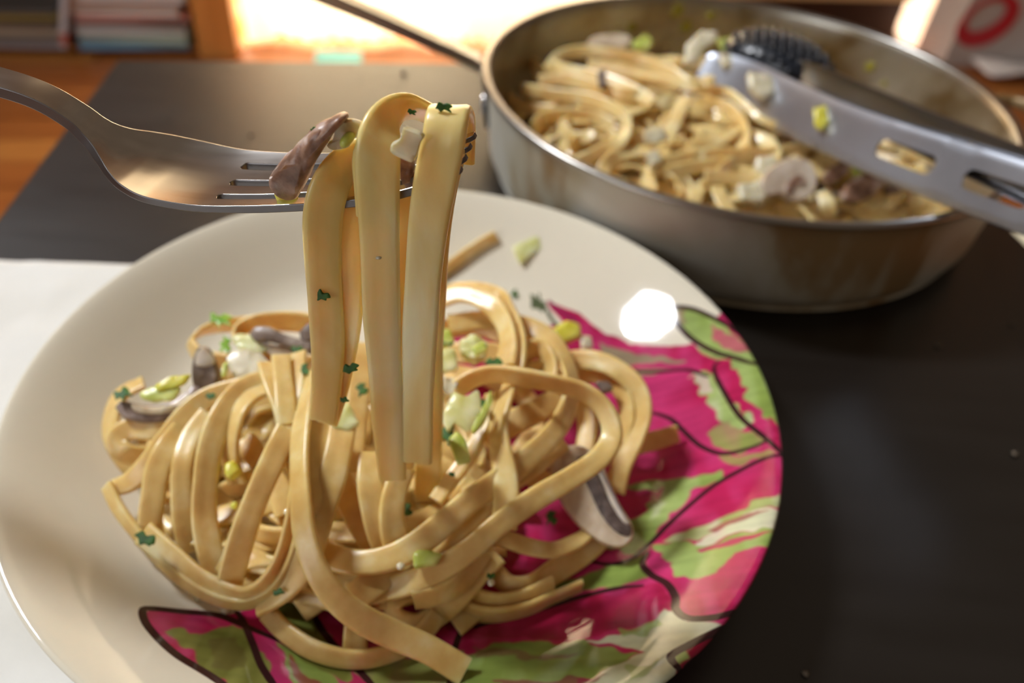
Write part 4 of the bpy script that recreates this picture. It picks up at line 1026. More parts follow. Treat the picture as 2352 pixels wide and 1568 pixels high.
# on the fork
pix_piece('browned mushroom strip draped over the back of the fork tines', 'mushroom_strip', 'mushroom', [(770, 268), (788, 262), (796, 272), (770, 300), (745, 340), (715, 390), (700, 425), (680, 450), (650, 446), (628, 425), (626, 398), (645, 370), (680, 335), (720, 295)], 11, 'browned', .0052, plane=VP, wob=.0007, dome=.5)
pix_piece('pale sauce-coated end of the browned mushroom strip', 'mushroom_piece', 'mushroom', [(628, 392), (650, 372), (672, 385), (676, 410), (655, 428), (634, 420)], 13.2, 'flesh_pale', .0010, plane=VP, wob=.0005)
pix_piece('yellow leek bit under the mushroom strip on the fork', 'leek_piece', 'leek', [(622, 405), (640, 440), (685, 450), (684, 478), (670, 484), (642, 468), (630, 440)], 8, 'leek_yellow', .0014, plane=VP)
pix_piece('creamy white leek piece on the fork beside the mushroom strip', 'leek_piece', 'leek', [(765, 320), (785, 285), (810, 276), (845, 290), (840, 305), (815, 310), (800, 335), (765, 340), (752, 330)], 9, 'leek_white', .0022, plane=VP, wob=.0006)
pix_piece('small round green leek bit on the fork', 'leek_piece', 'leek', [(783, 315), (795, 307), (810, 311), (813, 324), (800, 333), (785, 329)], 12, 'leek_lime', .0030, plane=VP, dome=.8)
pix_piece('square white leek piece caught between the middle and right strands', 'leek_piece', 'leek', [(930, 290), (972, 308), (965, 330), (952, 368), (935, 367), (900, 348), (902, 330), (918, 318)], 14, 'leek_white', .0014, plane=VP, wob=.0006)
pix_piece('dark brown mushroom piece wedged behind the white leek on the fork', 'mushroom_piece', 'mushroom', [(915, 345), (955, 350), (948, 400), (938, 450), (925, 420)], 3, 'browned', .0030, plane=VP)
# parsley on held strands
def flake(label, px, py, h, s=1.0, rot=0, plane=None, zf=None, m_='parsley', on=None):
    rr = random.Random(px * 7 + py)
    base = [(-12, 4), (-8, -8), (0, -3), (7, -7), (14, 0), (9, 4), (12, 10), (2, 7), (-3, 11), (-7, 5)]
    ca, sa = math.cos(math.radians(rot)), math.sin(math.radians(rot))
    pts = [(px + s * (x * ca - y * sa) * rr.uniform(.8, 1.25), py + s * (x * sa + y * ca) * rr.uniform(.7, 1.2)) for x, y in base]
    if on: 
        pp = on_plate(px, py, .0006); zf_, h = pp.z, 0
        return pix_piece(label, 'parsley_flake', 'parsley', pts, 0, m_, .0005, zf=zf_, wob=.0002, group='chopped parsley flakes')
    return pix_piece(label, 'parsley_flake', 'parsley', pts, h, m_, .0005, plane=plane, zf=zf, wob=.0002, group='chopped parsley flakes')
flake('dark parsley flake high on the leftmost hanging strand', 740, 677, 16.4, 1.25, 25, VP)
flake('triangular parsley flake halfway down the left hanging strands', 803, 844, 16.8, 1.35, -18, VP)
flake('small parsley flake near the bottom of the left hanging strands', 788, 917, 16.8, .75, -20, VP)
flake('parsley fleck on top of the right hanging strand fold', 1018, 244, 8, 1.3, 0, VP)
flake('tiny parsley fleck along the arch of the middle strand', 946, 256, 3, .7, 10, VP)
flake('tiny parsley fleck behind the brown mushroom strip', 720, 296, 11, .5, -40, VP)
# on the pile
flake('parsley flake at the far left on the pile', 280, 904, 30, 1.5, -30)
flake('bright parsley leaf on the standing loop at the back left', 505, 731, 31, 1.8, -8, m_='leek_green')
flake('bright green sliver before the standing loop', 521, 791, 33, 1.5, 85, m_='leek_green')
flake('dark parsley leaf on the long U shaped strand', 334, 1234, 19, 1.9, 30)
flake('parsley flake beside the upper right leek pieces', 1132, 832, 45, 1.4, 5)
flake('dark parsley leaf under the pale leek leaf', 1035, 1000, 42, 2.0, 60)
flake('small parsley flake behind the pale leek leaf', 1112, 930, 42, 1.1, 50)
flake('blue-green parsley bit among the upper leek pieces', 1028, 782, 40, 1.2, 20)
flake('parsley flake low beside the large mushroom slice', 1268, 1186, 12, 1.3, 80)
flake('parsley bit on the strand right of the hanging tail', 832, 890, 40, 1.3, 70)
flake('parsley bit left of the fork bundle near the fan', 701, 848, 47, 1.1, 70)
flake('parsley bit under the grey mushroom slice', 682, 801, 42, 1.1, 0)
flake('tiny parsley fleck under the lime leek piece', 1037, 1088, 38, .6, 0)
flake('parsley fleck tucked under the long U shaped strand', 636, 1358, 18, 1.0, -30)
flake('parsley fleck on the sweeping strand near the dark mushroom', 483, 908, 36, .8, 0)
flake('lone parsley fleck on the far inside of the plate', 1183, 675, 0, .8, 60, on=True)
flake('parsley sliver in the dark gap beside the glossy strand', 935, 1170, 28, 1.5, 80)
flake('parsley bit on the low right ring strand', 1128, 1322, 22, .8, 0)
def leek(label, pts, h, m_, thick=.0012, nrm=(0, -.3, 1), **k):
    return pix_piece(label, 'leek_piece', 'leek', pts, h, m_, thick, nrm=nrm, group=k.pop('group', 'leek pieces on the plate'), **k)
leek('yellow leek piece on top of the left mushroom slice', [(355, 885), (400, 865), (440, 858), (428, 880), (395, 892), (360, 900)], 35, 'leek_yellow')
leek('curled yellow-edged leek ring under the yellow piece', [(320, 905), (350, 890), (400, 880), (418, 895), (400, 918), (355, 922), (325, 918)], 33, 'leek_lime')
leek('translucent pale leek piece behind the dark mushroom', [(520, 830), (545, 800), (600, 812), (630, 845), (600, 870), (540, 872)], 34, 'leek_white', .0016)
leek('green-edged pale leek curl at the back left', [(530, 775), (555, 765), (600, 775), (625, 800), (590, 815), (545, 800)], 35, 'leek_pale')
leek('narrow lime leek strip beside the dark mushroom', [(512, 835), (524, 830), (520, 865), (508, 868)], 36, 'leek_lime')
leek('small yellow leek cube in the left gap', [(518, 1068), (540, 1060), (556, 1080), (530, 1105), (518, 1095)], 27, 'leek_yellow', .003)
leek('tiny yellow leek bit below the left gap', [(530, 1155), (548, 1152), (545, 1170), (528, 1168)], 20, 'leek_yellow')
leek('pale green leek square behind the right hanging strand', [(1000, 805), (1045, 800), (1052, 850), (1005, 858)], 42, 'leek_pale', .0015)
leek('yellow-tipped leek piece at the top of the centre', [(1002, 765), (1030, 755), (1045, 785), (1022, 800), (1000, 795)], 40, 'leek_lime')
leek('cream coated leek chunk left of the crumpled curl', [(1055, 785), (1085, 770), (1120, 790), (1118, 820), (1090, 830), (1060, 815)], 41, 'leek_pale', .003, wob=.0008)
leek('yellow-green leek bit on the cream coated chunk', [(1080, 800), (1110, 785), (1122, 805), (1095, 818)], 45, 'leek_lime')
leek('creamy white leek crumb above the pale leaf', [(1000, 880), (1025, 865), (1055, 880), (1040, 905), (1010, 910)], 43, 'leek_white', .003, wob=.0009)
leek('large pale leek leaf with a yellow edge right of the bundle', [(1012, 962), (1030, 925), (1042, 900), (1070, 912), (1098, 898), (1104, 940), (1090, 965), (1075, 990), (1045, 975), (1030, 990)], 46, 'leek_pale', .0008)
leek('lime edge of a leek leaf curling beside the pale leaf', [(1080, 985), (1105, 945), (1128, 895), (1133, 920), (1115, 965), (1088, 998)], 46, 'leek_lime', .0012)
leek('bright lime leek piece below the pale leaf', [(1028, 1008), (1050, 990), (1072, 1015), (1082, 1062), (1050, 1068), (1040, 1040)], 46, 'leek_lime', .0014)
leek('yellow-green leek piece beyond the right loops on the painted stem', [(1262, 762), (1300, 738), (1332, 748), (1335, 775), (1295, 790), (1268, 782)], 14, 'leek_yellow', .003)
leek('pale leek stub beside the yellow-green piece at right', [(1330, 770), (1358, 775), (1362, 800), (1335, 805)], 12, 'leek_white', .0025)
leek('pale yellow leek piece under the left hanging strands', [(765, 955), (800, 925), (828, 975), (800, 990), (762, 985)], 44, 'leek_pale', .002)
leek('pale green leek piece left of the long crossing strand', [(948, 1275), (960, 1262), (1020, 1272), (1000, 1300), (950, 1305)], 28, 'leek_lime', .0018)
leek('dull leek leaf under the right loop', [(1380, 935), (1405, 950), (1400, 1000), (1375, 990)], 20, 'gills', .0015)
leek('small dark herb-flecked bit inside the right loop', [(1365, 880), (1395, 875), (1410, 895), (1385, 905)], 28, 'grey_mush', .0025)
pp = on_plate(1212, 570, .001)
leek('leek square with yellow edge lying alone on the far inside of the plate', [(1176, 568), (1238, 540), (1250, 568), (1195, 606)], (pp.z - ZF) * 1000, 'leek_pale', .0014, nrm=(0, -.5, 1))
leek('yellow strip edging the lone leek square', [(1210, 552), (1238, 540), (1252, 572), (1238, 578)], (pp.z - ZF) * 1000 + 1.0, 'leek_yellow', .0012, nrm=(0, -.5, 1))
# flecks of cream on the plate
for i, (px, py, s_, lab) in enumerate([(405, 1336, 8, 'white sauce drop leftmost below the U shaped strand'), (456, 1373, 9, 'white sauce drop below the bend of the U shaped strand'), (520, 1398, 12, 'larger white sauce drop above the painted leaf'), (920, 1300, 10, 'small white sauce bead on the crossing strand'), (660, 1175, 9, 'sauce bead beside the diagonal strand'),
                                       (1128, 1338, 9, 'creamy crumb low right beside the ring strand'), (870, 590, 9, 'sauce drop on the middle hanging strand')]):
    if i == 6: c = at_plane(px, py, FP + NF * .0158, NF)
    elif i in (3, 4, 5): c = at_z(px, py, ZF + (.029, .033, .018)[i - 3])
    else: c = on_plate(px, py, .0004)
    r0 = s_ / FPX * (c - CAM).dot(FWD)
    V, F = lathe([(0, -r0 * .4), (r0 * .8, -r0 * .3), (r0, 0), (r0 * .8, r0 * .35), (r0 * .4, r0 * .5), (0, r0 * .55)], 14, (0, 0, 0))
    V = [Vector((v.x, v.y, v.z)) for v in V]
    V, F = merge([c + v + Vector((noise.noise(v * 1500 + c), noise.noise(v * 1300), 0)) * r0 * .3 for v in V], F, 1e-7)
    tag(mesh_obj('sauce_drop', V, F, M['cream']), lab, 'sauce', 'drops of cream sauce')

# ------------------------------------------------------------------ pan
PN = Vector((.121, .439, TZ))
PR, PH = .150, .0555
pan = empty('saute_pan', PN, 'wide stainless steel saute pan full of fettuccine behind the plate', 'pan')
outp = [(0, .0006), (.130, .0006), (.137, .0020), (.1418, .0055), (.1450, .0100), (.1460, .020), (.1470, .035), (.1478, .047), (.1490, .0520), (.1502, .0540), (.1503, .0552), (.1490, .0560)]
inp = [(.1490, .0560), (.1470, .0556), (.1458, .0535), (.1450, .0470), (.1442, .030), (.1432, .014), (.140, .0070), (.134, .0040), (.05, .0036), (0, .0036)]
V, F = lathe(smooth_prof(outp), 180, PN); mesh_obj('outer_wall', *merge(V, F, 1e-7), M['pan_out'], pan)
V, F = lathe(smooth_prof(inp[1:]), 180, PN); mesh_obj('inner_wall', *merge(V, F, 1e-7), M['pan_in'], pan)
V, F = lathe([(.1495, .0540), (.1508, .0545), (.1512, .0556), (.1504, .0566), (.1485, .0568), (.1466, .0562), (.1458, .0548), (.1462, .0538), (.1495, .0540)], 180, PN); mesh_obj('rolled_rim', *merge(V, F, 1e-7), M['rim'], pan)
# long handle
hp = at_z(1092, 150, TZ + .046)
hd = (at_z(800, 0, .535) - at_z(1088, 135, .500)); hl = hd.normalized()
side = hl.cross(Vector((0, 0, 1))).normalized(); nup = side.cross(hl).normalized()
rows = []
h0 = at_z(1090, 140, .4985)
for t, wd, th in ((-.004, .012, .006), (.01, .0095, .006), (.03, .0075, .0065), (.08, .0075, .007), (.15, .0085, .007), (.20, .010, .006), (.212, .006, .004)):
    p = h0 + hl * t + Vector((0, 0, -.25 * t * t)); rows.append((p.x, p.y, p.z, wd, th))
def bar(name, rows, mt, parent, side, nup, step=.004):
    A = catmull(rows, step); V, F = [], []
    sec = [(-1, -.6), (-.8, -1), (.8, -1), (1, -.6), (1, .6), (.8, 1), (0, .7), (-.8, 1), (-1, .6)]
    c = len(sec)
    for a in A:
        for x, y in sec: V.append(Vector(a[:3]) + side * (x * a[3]) + nup * (y * a[4] / 2))
    for i in range(len(A) - 1):
        for k in range(c):
            F.append((i * c + k, i * c + (k + 1) % c, (i + 1) * c + (k + 1) % c, (i + 1) * c + k))
    F.append(tuple(range(c))); F.append(tuple((len(A) - 1) * c + k for k in reversed(range(c))))
    return mesh_obj(name, V, F, mt, parent, sharp=45)
bar('handle', rows, M['rim'], pan, side, nup)
# bracket plate following the wall, with two rivets
ang0 = math.atan2(h0.y - PN.y, h0.x - PN.x)
def wall_pt(ang, z, off): 
    r = np.interp(z, [q[1] for q in outp[1:11]], [q[0] for q in outp[1:11]]) + off
    return Vector((PN.x + r * math.cos(ang), PN.y + r * math.sin(ang), TZ + z))
def bracket(ang0, hw, name='handle_bracket'):
    V, F = [], []
    for off in (0, .0035):
        for i in range(13):
            u = i / 6 - 1
            for k in range(7):
                v = k / 6
                taper = 1 - .35 * (1 - v) ** 2
                V.append(wall_pt(ang0 + u * hw * taper, .012 + .038 * v, off + .0002))
    n = 91
    for i in range(12):
        for k in range(6):
            q = i * 7 + k
            F.append((q, q + 7, q + 8, q + 1)); F.append((n + q, n + q + 1, n + q + 8, n + q + 7))
    for i in range(12):
        for k in (0, 6):
            q = i * 7 + k; F.append((q, n + q, n + q + 7, q + 7))
    for k in range(6):
        for i in (0, 12):
            q = i * 7 + k; F.append((q, q + 1, n + q + 1, n + q))
    return mesh_obj(name, V, F, M['tong_steel'], pan, sharp=40)
bk = bracket(ang0, .13)
def rivet(ang, z, r=.006):
    c = wall_pt(ang, z, .0036); n_ = Vector((math.cos(ang), math.sin(ang), 0))
    V, F = lathe([(0, .0022), (r * .5, .0019), (r * .85, .0011), (r, 0), (r, -.0004)], 20)
    q = n_.to_track_quat('Z', 'Y').to_matrix()
    V, F = merge([c + q @ v for v in V], F, 1e-7)
    return mesh_obj('rivet', V, F, M['rivet'], pan)
rivet(ang0 + .105, .030, .0068); rivet(ang0 - .09, .036, .0055)
# helper loop on the other side
ang1 = ang0 + math.pi + .12
bracket(ang1, .16)
rivet(ang1 + .1, .03); rivet(ang1 - .1, .03)
rows = []
for k in range(13):
    u = k / 12 * 2 - 1
    r = .150 + .034 * (1 - u ** 4) ** .5
    a_ = ang1 + u * .21
    rows.append((PN.x + r * math.cos(a_), PN.y + r * math.sin(a_), TZ + .044 + .004 * (1 - u * u), 0, .62))
V, F = ribbon_mesh(rows, .010, .006, N_mode=(0, 0, 1)); mesh_obj('helper_handle', V, F, M['pan_out'], pan, sharp=50)

# --- pasta in the pan
ZP = TZ + .0036
rnd = random.Random(21)
def pmound(x, y):
    d = math.hypot(x - PN.x, y - PN.y) / .138
    # higher on the left/back, lower at the right front
    tilt = 1.0 + .45 * (-(x - PN.x) * 3.4 + (y - PN.y) * 1.5)
    return max(0, 1 - d ** 3) ** .8 * max(.45, min(1.25, tilt))
for i in range(110):
    a0 = rnd.uniform(0, 6.28); rr = math.sqrt(rnd.random()) * .86
    cx, cy_ = PN.x + .118 * rr * math.cos(a0), PN.y + .118 * rr * math.sin(a0)
    if cx > PN.x + .05 and cy_ > PN.y + .03: continue
    R = rnd.uniform(.014, .038); st = rnd.uniform(0, 6.28); sweep = rnd.uniform(2.0, 4.5) * rnd.choice([-1, 1])
    lev = rnd.uniform(.15, .95); rows = []
    for k in range(8):
        t = st + sweep * k / 7
        x, y = cx + R * math.cos(t) * 1.3, cy_ + R * math.sin(t)
        d = math.hypot(x - PN.x, y - PN.y)
        if d > .132: x, y = PN.x + (x - PN.x) * .132 / d, PN.y + (y - PN.y) * .132 / d
        rows.append((x, y, ZP + .004 + .032 * pmound(x, y) * lev + .0015 * math.sin(k * 2 + i), rnd.uniform(-50, 50), 1))
    V, F = ribbon_mesh(rows, .0078, .002, N_mode=(rnd.uniform(-.4, .4), -.3 + rnd.uniform(-.4, .4), 1), seed=i, step=.003)
    tag(mesh_obj('fettuccine_strand', V, F, M['pasta_pan'], sharp=60), 'creamy fettuccine strand tangled deep in the mass of pasta in the pan', 'pasta', 'tangled strands inside the pan')
QS = [
 ('pan strand arching over the top of the heap at the back', [(1256, 165, 30), (1285, 130, 34), (1340, 118, 37), (1410, 125, 39), (1480, 138, 39), (1540, 165, 38), (1580, 195, 36)]),
 ('pan strand just below the top arch', [(1238, 186, 30), (1300, 182, 34), (1370, 200, 36), (1440, 218, 37), (1547, 215, 38)]),
 ('pan strand bending into a loop at the left of the heap', [(1200, 205, 26), (1260, 215, 30), (1340, 226, 34), (1400, 245, 36, 10), (1438, 278, 36, 40), (1428, 322, 33, 30), (1380, 348, 28, 0), (1330, 375, 22)]),
 ('pan strand humped near the left wall', [(1225, 295, 22, 30), (1250, 270, 25, 20), (1300, 262, 28), (1360, 268, 30), (1410, 290, 30)]),
 ('pan strand lying low by the left rim', [(1310, 338, 22), (1345, 315, 24, 20), (1395, 308, 26, 20), (1430, 335, 26)]),
 ('upright pan strand in the middle of the heap', [(1575, 225, 38, 30), (1555, 270, 37, 20), (1535, 315, 34), (1515, 372, 28, 0), (1505, 400, 24)]),
 ('long pan strand running from the top down right to a tip by the tongs', [(1464, 172, 38), (1530, 186, 40), (1600, 205, 41), (1665, 208, 41), (1710, 240, 40), (1750, 275, 38), (1810, 300, 35), (1888, 322, 32, 0, .6)]),
 ('pan strand curling round the right side of the heap', [(1587, 262, 36, -20), (1635, 240, 38, -20), (1682, 255, 38, 20), (1708, 295, 35, 30), (1706, 340, 31, 20)]),
 ('pan strand running level below the curls', [(1520, 372, 28), (1580, 358, 31), (1650, 352, 33), (1720, 354, 33), (1800, 346, 32), (1876, 330, 30, 0, .8)]),
 ('second level pan strand just beneath', [(1530, 400, 25), (1590, 385, 27), (1660, 376, 29), (1730, 368, 29), (1810, 358, 28)]),
 ('pan strand curving along the front rim', [(1400, 390, 18), (1450, 378, 20), (1510, 384, 22), (1560, 410, 20, 20), (1590, 445, 14, 20)]),
 ('small pan strand loop below the left loop', [(1425, 385, 20, 40), (1430, 345, 26, 50), (1450, 325, 28, 30), (1462, 362, 24, 50)]),
 ('pan strand slanting in the middle hollow', [(1600, 330, 30), (1640, 295, 33), (1690, 290, 34)]),
 ('pan strand standing left of the white mushroom slice', [(1822, 340, 28, 20), (1838, 370, 24, 10), (1850, 410, 18)]),
 ('short pale pan strand under the tongs', [(1865, 382, 26), (1900, 368, 28), (1945, 356, 28)]),
 ('U shaped pan strand at the front right', [(1975, 462, 16, 20), (1995, 482, 15, 30), (2030, 480, 16, 30), (2058, 448, 20, 10), (2068, 420, 22)]),
 ('broad pan strand at the right rim', [(2090, 475, 14, -20), (2130, 470, 16, -20), (2175, 462, 16, -20), (2210, 440, 14)]),
 ('upright pan strand end by the right rim', [(2195, 435, 22), (2205, 465, 18), (2212, 492, 13)]),
 ('upright pan strand in the front between mushrooms', [(1890, 440, 18), (1900, 470, 15), (1908, 500, 10)]),
 ('low pan strand at the front rim', [(1780, 480, 12, 20), (1830, 490, 12, 20), (1880, 478, 14)]),
 ('shaded pan strand against the dark left wall', [(1165, 190, 16, 20), (1190, 150, 22, 30), (1225, 145, 24, 20), (1240, 180, 22)]),
 ('shaded pan strand low at the left corner', [(1155, 215, 12), (1200, 245, 16), (1260, 255, 20), (1310, 250, 24)]),
 ('pan strand crossing the upper left of the heap', [(1260, 150, 30, -10), (1320, 165, 34), (1390, 180, 37), (1450, 205, 38), (1500, 235, 38)]),
 ('pan strand between the top arch and the long one', [(1350, 150, 35), (1420, 160, 37), (1490, 175, 38), (1560, 200, 38)]),
 ('pan strand at the centre front', [(1440, 420, 14), (1500, 425, 17), (1560, 440, 16), (1620, 460, 12)]),
 ('pan strand hooking behind the mushrooms', [(1640, 400, 22), (1690, 395, 25), (1740, 400, 26), (1780, 380, 28)]),
 ('pan strand bridging the right hollow', [(1930, 400, 22), (1990, 395, 25), (2060, 400, 24), (2120, 425, 20)]),
 ('pan strand beneath the slotted tong arm', [(2040, 380, 24), (2090, 400, 24), (2140, 420, 22), (2180, 430, 20)]),
]
for lab, pts in QS:
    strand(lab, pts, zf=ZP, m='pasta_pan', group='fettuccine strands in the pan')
GP = 'mushroom slices in the pan'
mushroom_px('large white mushroom slice at the front of the pan', [('flesh', [(1768, 385), (1800, 368), (1840, 366), (1866, 388), (1872, 425), (1855, 455), (1820, 464), (1790, 448), (1762, 452), (1745, 430), (1752, 402)], 30, 'flesh_pale', .006),
    ('gills', [(1800, 430), (1825, 405), (1845, 405), (1848, 425), (1828, 428), (1812, 448)], 33.4, 'browned', .0012)], (0, -.7, .75), ZP, GP)
mushroom_px('brown mushroom slice right of the white one in the pan', [('skin', [(1932, 440), (1955, 412), (1990, 400), (2018, 402), (2022, 425), (2000, 452), (1965, 466), (1938, 460)], 27, 'browned', .008)], (0, -.7, .75), ZP, GP)
mushroom_px('small brown mushroom slice behind the leek in the pan', [('skin', [(1885, 410), (1905, 388), (1935, 372), (1950, 385), (1935, 408), (1905, 425)], 29, 'browned', .006)], (0, -.6, .8), ZP, GP)
mushroom_px('grey-white mushroom slice under the tong arm in the pan', [('flesh', [(2022, 408), (2040, 385), (2068, 388), (2078, 408), (2058, 428), (2030, 430)], 27, 'flesh_pale', .005), ('skin', [(2030, 432), (2060, 430), (2080, 410), (2086, 420), (2064, 442), (2036, 444)], 27, 'skin', .004)], (0, -.6, .8), ZP, GP)
mushroom_px('tan mushroom piece at the back of the heap in the pan', [('flesh', [(1345, 105), (1360, 88), (1400, 82), (1440, 84), (1448, 100), (1430, 115), (1390, 112), (1355, 116)], 36, 'flesh', .006)], (0, -.6, .8), ZP, GP)
def pl_(label, pts, h, m_, thick=.002, nrm=(0, -.5, 1)):
    return pix_piece(label, 'leek_piece', 'leek', pts, h, m_, thick, nrm=nrm, zf=ZP, group='leek pieces in the pan', wob=.0006)
pl_('yellow-green leek piece at the back of the heap in the pan', [(1450, 100), (1480, 80), (1500, 95), (1490, 115), (1460, 115)], 40, 'leek_lime')
pl_('bright green leek piece on the brown mushroom in the pan', [(1955, 385), (1975, 368), (2005, 378), (2000, 395), (1970, 405), (1955, 400)], 34, 'leek_lime')
pl_('pale leek chunk left of the white mushroom slice in the pan', [(1735, 365), (1780, 360), (1790, 395), (1765, 415), (1735, 395)], 30, 'leek_white', .004)
pl_('creamy chunk at the front rim in the pan', [(1690, 430), (1745, 415), (1775, 440), (1750, 470), (1700, 465)], 24, 'leek_white', .005)
pl_('small creamy bit beside the front chunk in the pan', [(1640, 435), (1668, 430), (1680, 455), (1650, 460)], 20, 'leek_pale', .004)
pl_('white creamy lump in the middle of the pan', [(1480, 300), (1520, 295), (1535, 320), (1505, 335), (1480, 325)], 34, 'leek_white', .004)
pl_('small white lump lower in the middle of the pan', [(1480, 355), (1510, 345), (1520, 375), (1495, 385)], 30, 'leek_white', .004)
pl_('white leek lump on the tong tip', [(1570, 150), (1575, 105), (1610, 75), (1645, 75), (1650, 95), (1615, 120), (1600, 150)], 44, 'leek_white', .005)
pl_('yellow leek strip beside the white lump on the tong tip', [(1645, 95), (1680, 88), (1690, 105), (1660, 118)], 48, 'leek_lime', .003)
pl_('pale green leek leaf over the black tong head', [(1800, 130), (1835, 120), (1865, 160), (1850, 190), (1815, 190)], 50, 'leek_pale', .003)
pl_('purple-brown mushroom sliver in the heap of the pan', [(1372, 165), (1390, 160), (1394, 200), (1376, 204)], 42, 'grey_mush', .003)
pl_('leek piece on the near face of the tong arm', [(1868, 250), (1895, 245), (1905, 280), (1885, 300), (1872, 290)], 55, 'leek_yellow', .002)
pl_('white leek clump on the near tong arm', [(1715, 170), (1770, 175), (1780, 215), (1750, 230), (1720, 205)], 49, 'leek_white', .004)
pl_('small white leek bit on the near tong arm by the tip', [(1650, 130), (1685, 128), (1690, 150), (1660, 155)], 47, 'leek_white', .003)
pl_('white leek crumb between the tong arms', [(1865, 190), (1890, 190), (1895, 215), (1870, 215)], 52, 'leek_white', .003)
# bits stuck to the wall
def wallbit(label, ang, z, s_, m_):
    r = .1446
    c = Vector((PN.x + r * math.cos(ang), PN.y + r * math.sin(ang), TZ + z))
    n_ = Vector((-math.cos(ang), -math.sin(ang), .05))
    o = blob_poly([(-s_, -s_ * .8), (s_ * .9, -s_ * .6), (s_ * .7, s_), (-s_ * .8, s_ * .8)], .0016, M[m_], None, 'leek_piece', wob=.0006, seed=ang)
    o.matrix_world = frame_from(c, Vector((0, 0, 1)).cross(n_), n_)
    tag(o, label, 'leek', 'leek pieces in the pan')
wallbit('yellow leek bit stuck high on the back wall of the pan', 1.72, .047, .005, 'leek_shaded')
wallbit('shade-darkened yellow leek bit stuck left of it on the back wall', 1.95, .036, .004, 'leek_shaded')
wallbit('yellow leek bit low on the back wall', 1.66, .036, .005, 'leek_shaded')
wallbit('yellow leek bit right of the high one on the back wall', 1.55, .045, .0035, 'leek_shaded')
wallbit('leek bit on the bright right wall of the pan', .72, .036, .004, 'leek_shaded')
wallbit('second small leek bit on the bright right wall', .62, .030, .0025, 'leek_shaded')

# ------------------------------------------------------------------ tongs
def tong_sheet(pts, slots, nrm, flange, thick=.0011, step=.0012):
    """pts rows (px,py,z,halfwidth); channel with a flat face and two flanges, elongated slots along the middle"""
    rows = []
    for px, py, z, hw in pts:
        p = at_z(px, py, z); rows.append((p.x, p.y, p.z, hw))
    A = catmull(rows, step); P = A[:, :3]
    T = np.gradient(P, axis=0); T /= np.linalg.norm(T, axis=1)[:, None]
    s = np.concatenate([[0], np.cumsum(np.linalg.norm(np.diff(P, axis=0), axis=1))])
    rng = []
    for (x0, y0), (x1, y1) in slots:
        i0 = np.argmin([(Vector(q) - at_z(x0, y0, q[2])).length for q in P]); i1 = np.argmin([(Vector(q) - at_z(x1, y1, q[2])).length for q in P])
        rng.append((s[min(i0, i1)], s[max(i0, i1)]))
    top, bot = [], []
    cols = 5
    n0 = Vector(nrm).normalized()
    for i in range(len(A)):
        t = Vector(T[i]); nn = (n0 - t * n0.dot(t)).normalized(); sd = t.cross(nn).normalized()
        hw = A[i, 3]; g = 0
        for a, b2 in rng:
            r_ = hw * .34
            if a < s[i] < b2:
                d = min(s[i] - a, b2 - s[i])
                g = r_ if d > r_ else math.sqrt(max(0, r_ * r_ - (r_ - d) ** 2))
        line_ = []
        for k in range(cols + 1):
            x = -hw + (hw - g) * k / cols; line_.append(x)
        for k in range(cols + 1):
            x = g + (hw - g) * k / cols; line_.append(x)
        ring = []
        for k, f in ((-1, 1.0), (-1, .5)):
            ring.append(Vector(P[i]) + sd * (-hw - .0006) - nn * (flange * f))
        for x in line_: ring.append(Vector(P[i]) + sd * x - nn * (.0004 if abs(x) > hw * .97 else 0))
        for f in (.5, 1.0): ring.append(Vector(P[i]) + sd * (hw + .0006) - nn * (flange * f))
        top.append(ring)
        br = []
        for j, q in enumerate(ring):
            if j < 2: br.append(q + sd * thick)
            elif j >= len(ring) - 2: br.append(q - sd * thick)
            else: br.append(q - nn * thick)
        bot.append(br)
    m_ = len(top[0])
    tv0 = [q for r in top for q in r]; bv0 = [q for r in bot for q in r]
    F = []
    mid = 2 + cols
    for i in range(len(top) - 1):
        for k in range(m_ - 1):
            a = i * m_ + k
            if k == mid:
                continue
            F.append((a, a + 1, a + m_ + 1, a + m_))
    key, idx, tv, bv = {}, [], [], []
    for v, w_ in zip(tv0, bv0):
        k = tuple(round(c * 2e5) for c in v)
        if k not in key: key[k] = len(tv); tv.append(v); bv.append(w_)
        idx.append(key[k])
    F = [tuple(dict.fromkeys(idx[j] for j in f)) for f in F]; F = [f for f in F if len(f) > 2]
    ed = {}
    for f in F:
        for a, b2 in zip(f, f[1:] + f[:1]): ed.setdefault((min(a, b2), max(a, b2)), []).append((a, b2))
    N = len(tv)
    G = list(F) + [tuple(N + j for j in reversed(f)) for f in F]
    for e, l in ed.items():
        if len(l) == 1:
            a, b2 = l[0]; G.append((b2, a, N + a, N + b2))
    return tv + bv, G
tg = empty('tongs', at_z(1900, 280, .50), 'steel kitchen tongs with slotted arms resting in the pan of pasta', 'tongs')
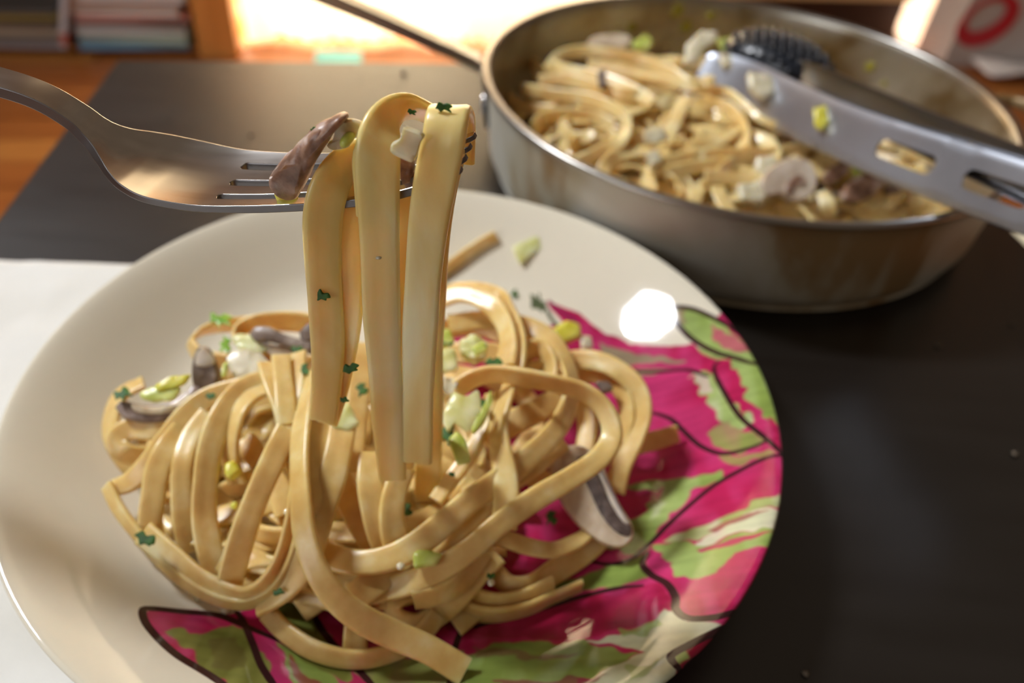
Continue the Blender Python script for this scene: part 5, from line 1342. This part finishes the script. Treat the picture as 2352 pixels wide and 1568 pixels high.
V, F = tong_sheet([(1612, 150, .492, .0085), (1640, 166, .492, .0125), (1700, 195, .494, .0150), (1780, 232, .499, .0140), (1900, 286, .507, .0128), (2060, 352, .516, .0132), (2200, 402, .523, .0132), (2352, 455, .530, .0130), (2500, 505, .536, .0125), (2650, 552, .542, .012)],
                  [((2010, 335), (2150, 382)), ((2212, 405), (2372, 462)), ((2430, 482), (2560, 522))], (-.12, -.92, .36), .006)
mesh_obj('near_arm', V, F, M['tong_steel'], tg, sharp=40)
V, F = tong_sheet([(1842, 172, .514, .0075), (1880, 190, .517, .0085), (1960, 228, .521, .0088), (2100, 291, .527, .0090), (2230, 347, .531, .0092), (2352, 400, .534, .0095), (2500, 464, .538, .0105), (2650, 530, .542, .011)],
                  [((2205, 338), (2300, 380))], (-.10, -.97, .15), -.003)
mesh_obj('far_arm', V, F, M['tong_shaded'], tg, sharp=40)
# dark knobbly gripping head of the far arm
hc = at_z(1785, 140, .503)
V, F = [], []
nu, nv = 28, 14
ax = (at_z(1890, 175, .508) - at_z(1690, 105, .508)).normalized(); ay = Vector((-ax.y, ax.x, 0)); az = Vector((0, 0, 1))
for i in range(nu):
    for k in range(nv + 1):
        t, ph = 2 * math.pi * i / nu, math.pi * (k / nv) - math.pi / 2
        V.append(hc + ax * (.036 * math.cos(t) * math.cos(ph)) + ay * (.022 * math.sin(t) * math.cos(ph)) + az * (.015 * math.sin(ph)))
for i in range(nu):
    for k in range(nv):
        j = (i + 1) % nu; F.append((i * (nv + 1) + k, j * (nv + 1) + k, j * (nv + 1) + k + 1, i * (nv + 1) + k + 1))
gh = mesh_obj('gripping_head', *merge(V, F, 1e-6), M['black'], tg)
kn = random.Random(2); parts = []
for i in range(11):
    for k in range(8):
        x = -.033 + .0062 * i + (k % 2) * .003; y = -.019 + .0055 * k
        q = 1 - (x / .036) ** 2 - (y / .022) ** 2
        if q <= .02: continue
        zc = .015 * math.sqrt(q)
        v, f = lathe([(0, .0022), (.0014, .0018), (.0022, .0004), (.0023, -.001)], 8)
        parts.append(([hc + ax * (x + u.x) + ay * (y + u.y) + az * (zc + u.z) for u in v], f))
kb = mesh_obj('knobs', *join_data(parts), M['black'], gh); kb.parent = gh; kb.matrix_parent_inverse = Matrix.Translation(-gh.matrix_world.translation) if False else Matrix.Identity(4)
kb.matrix_parent_inverse = Matrix.Identity(4)
tag(kb, kind='stuff')
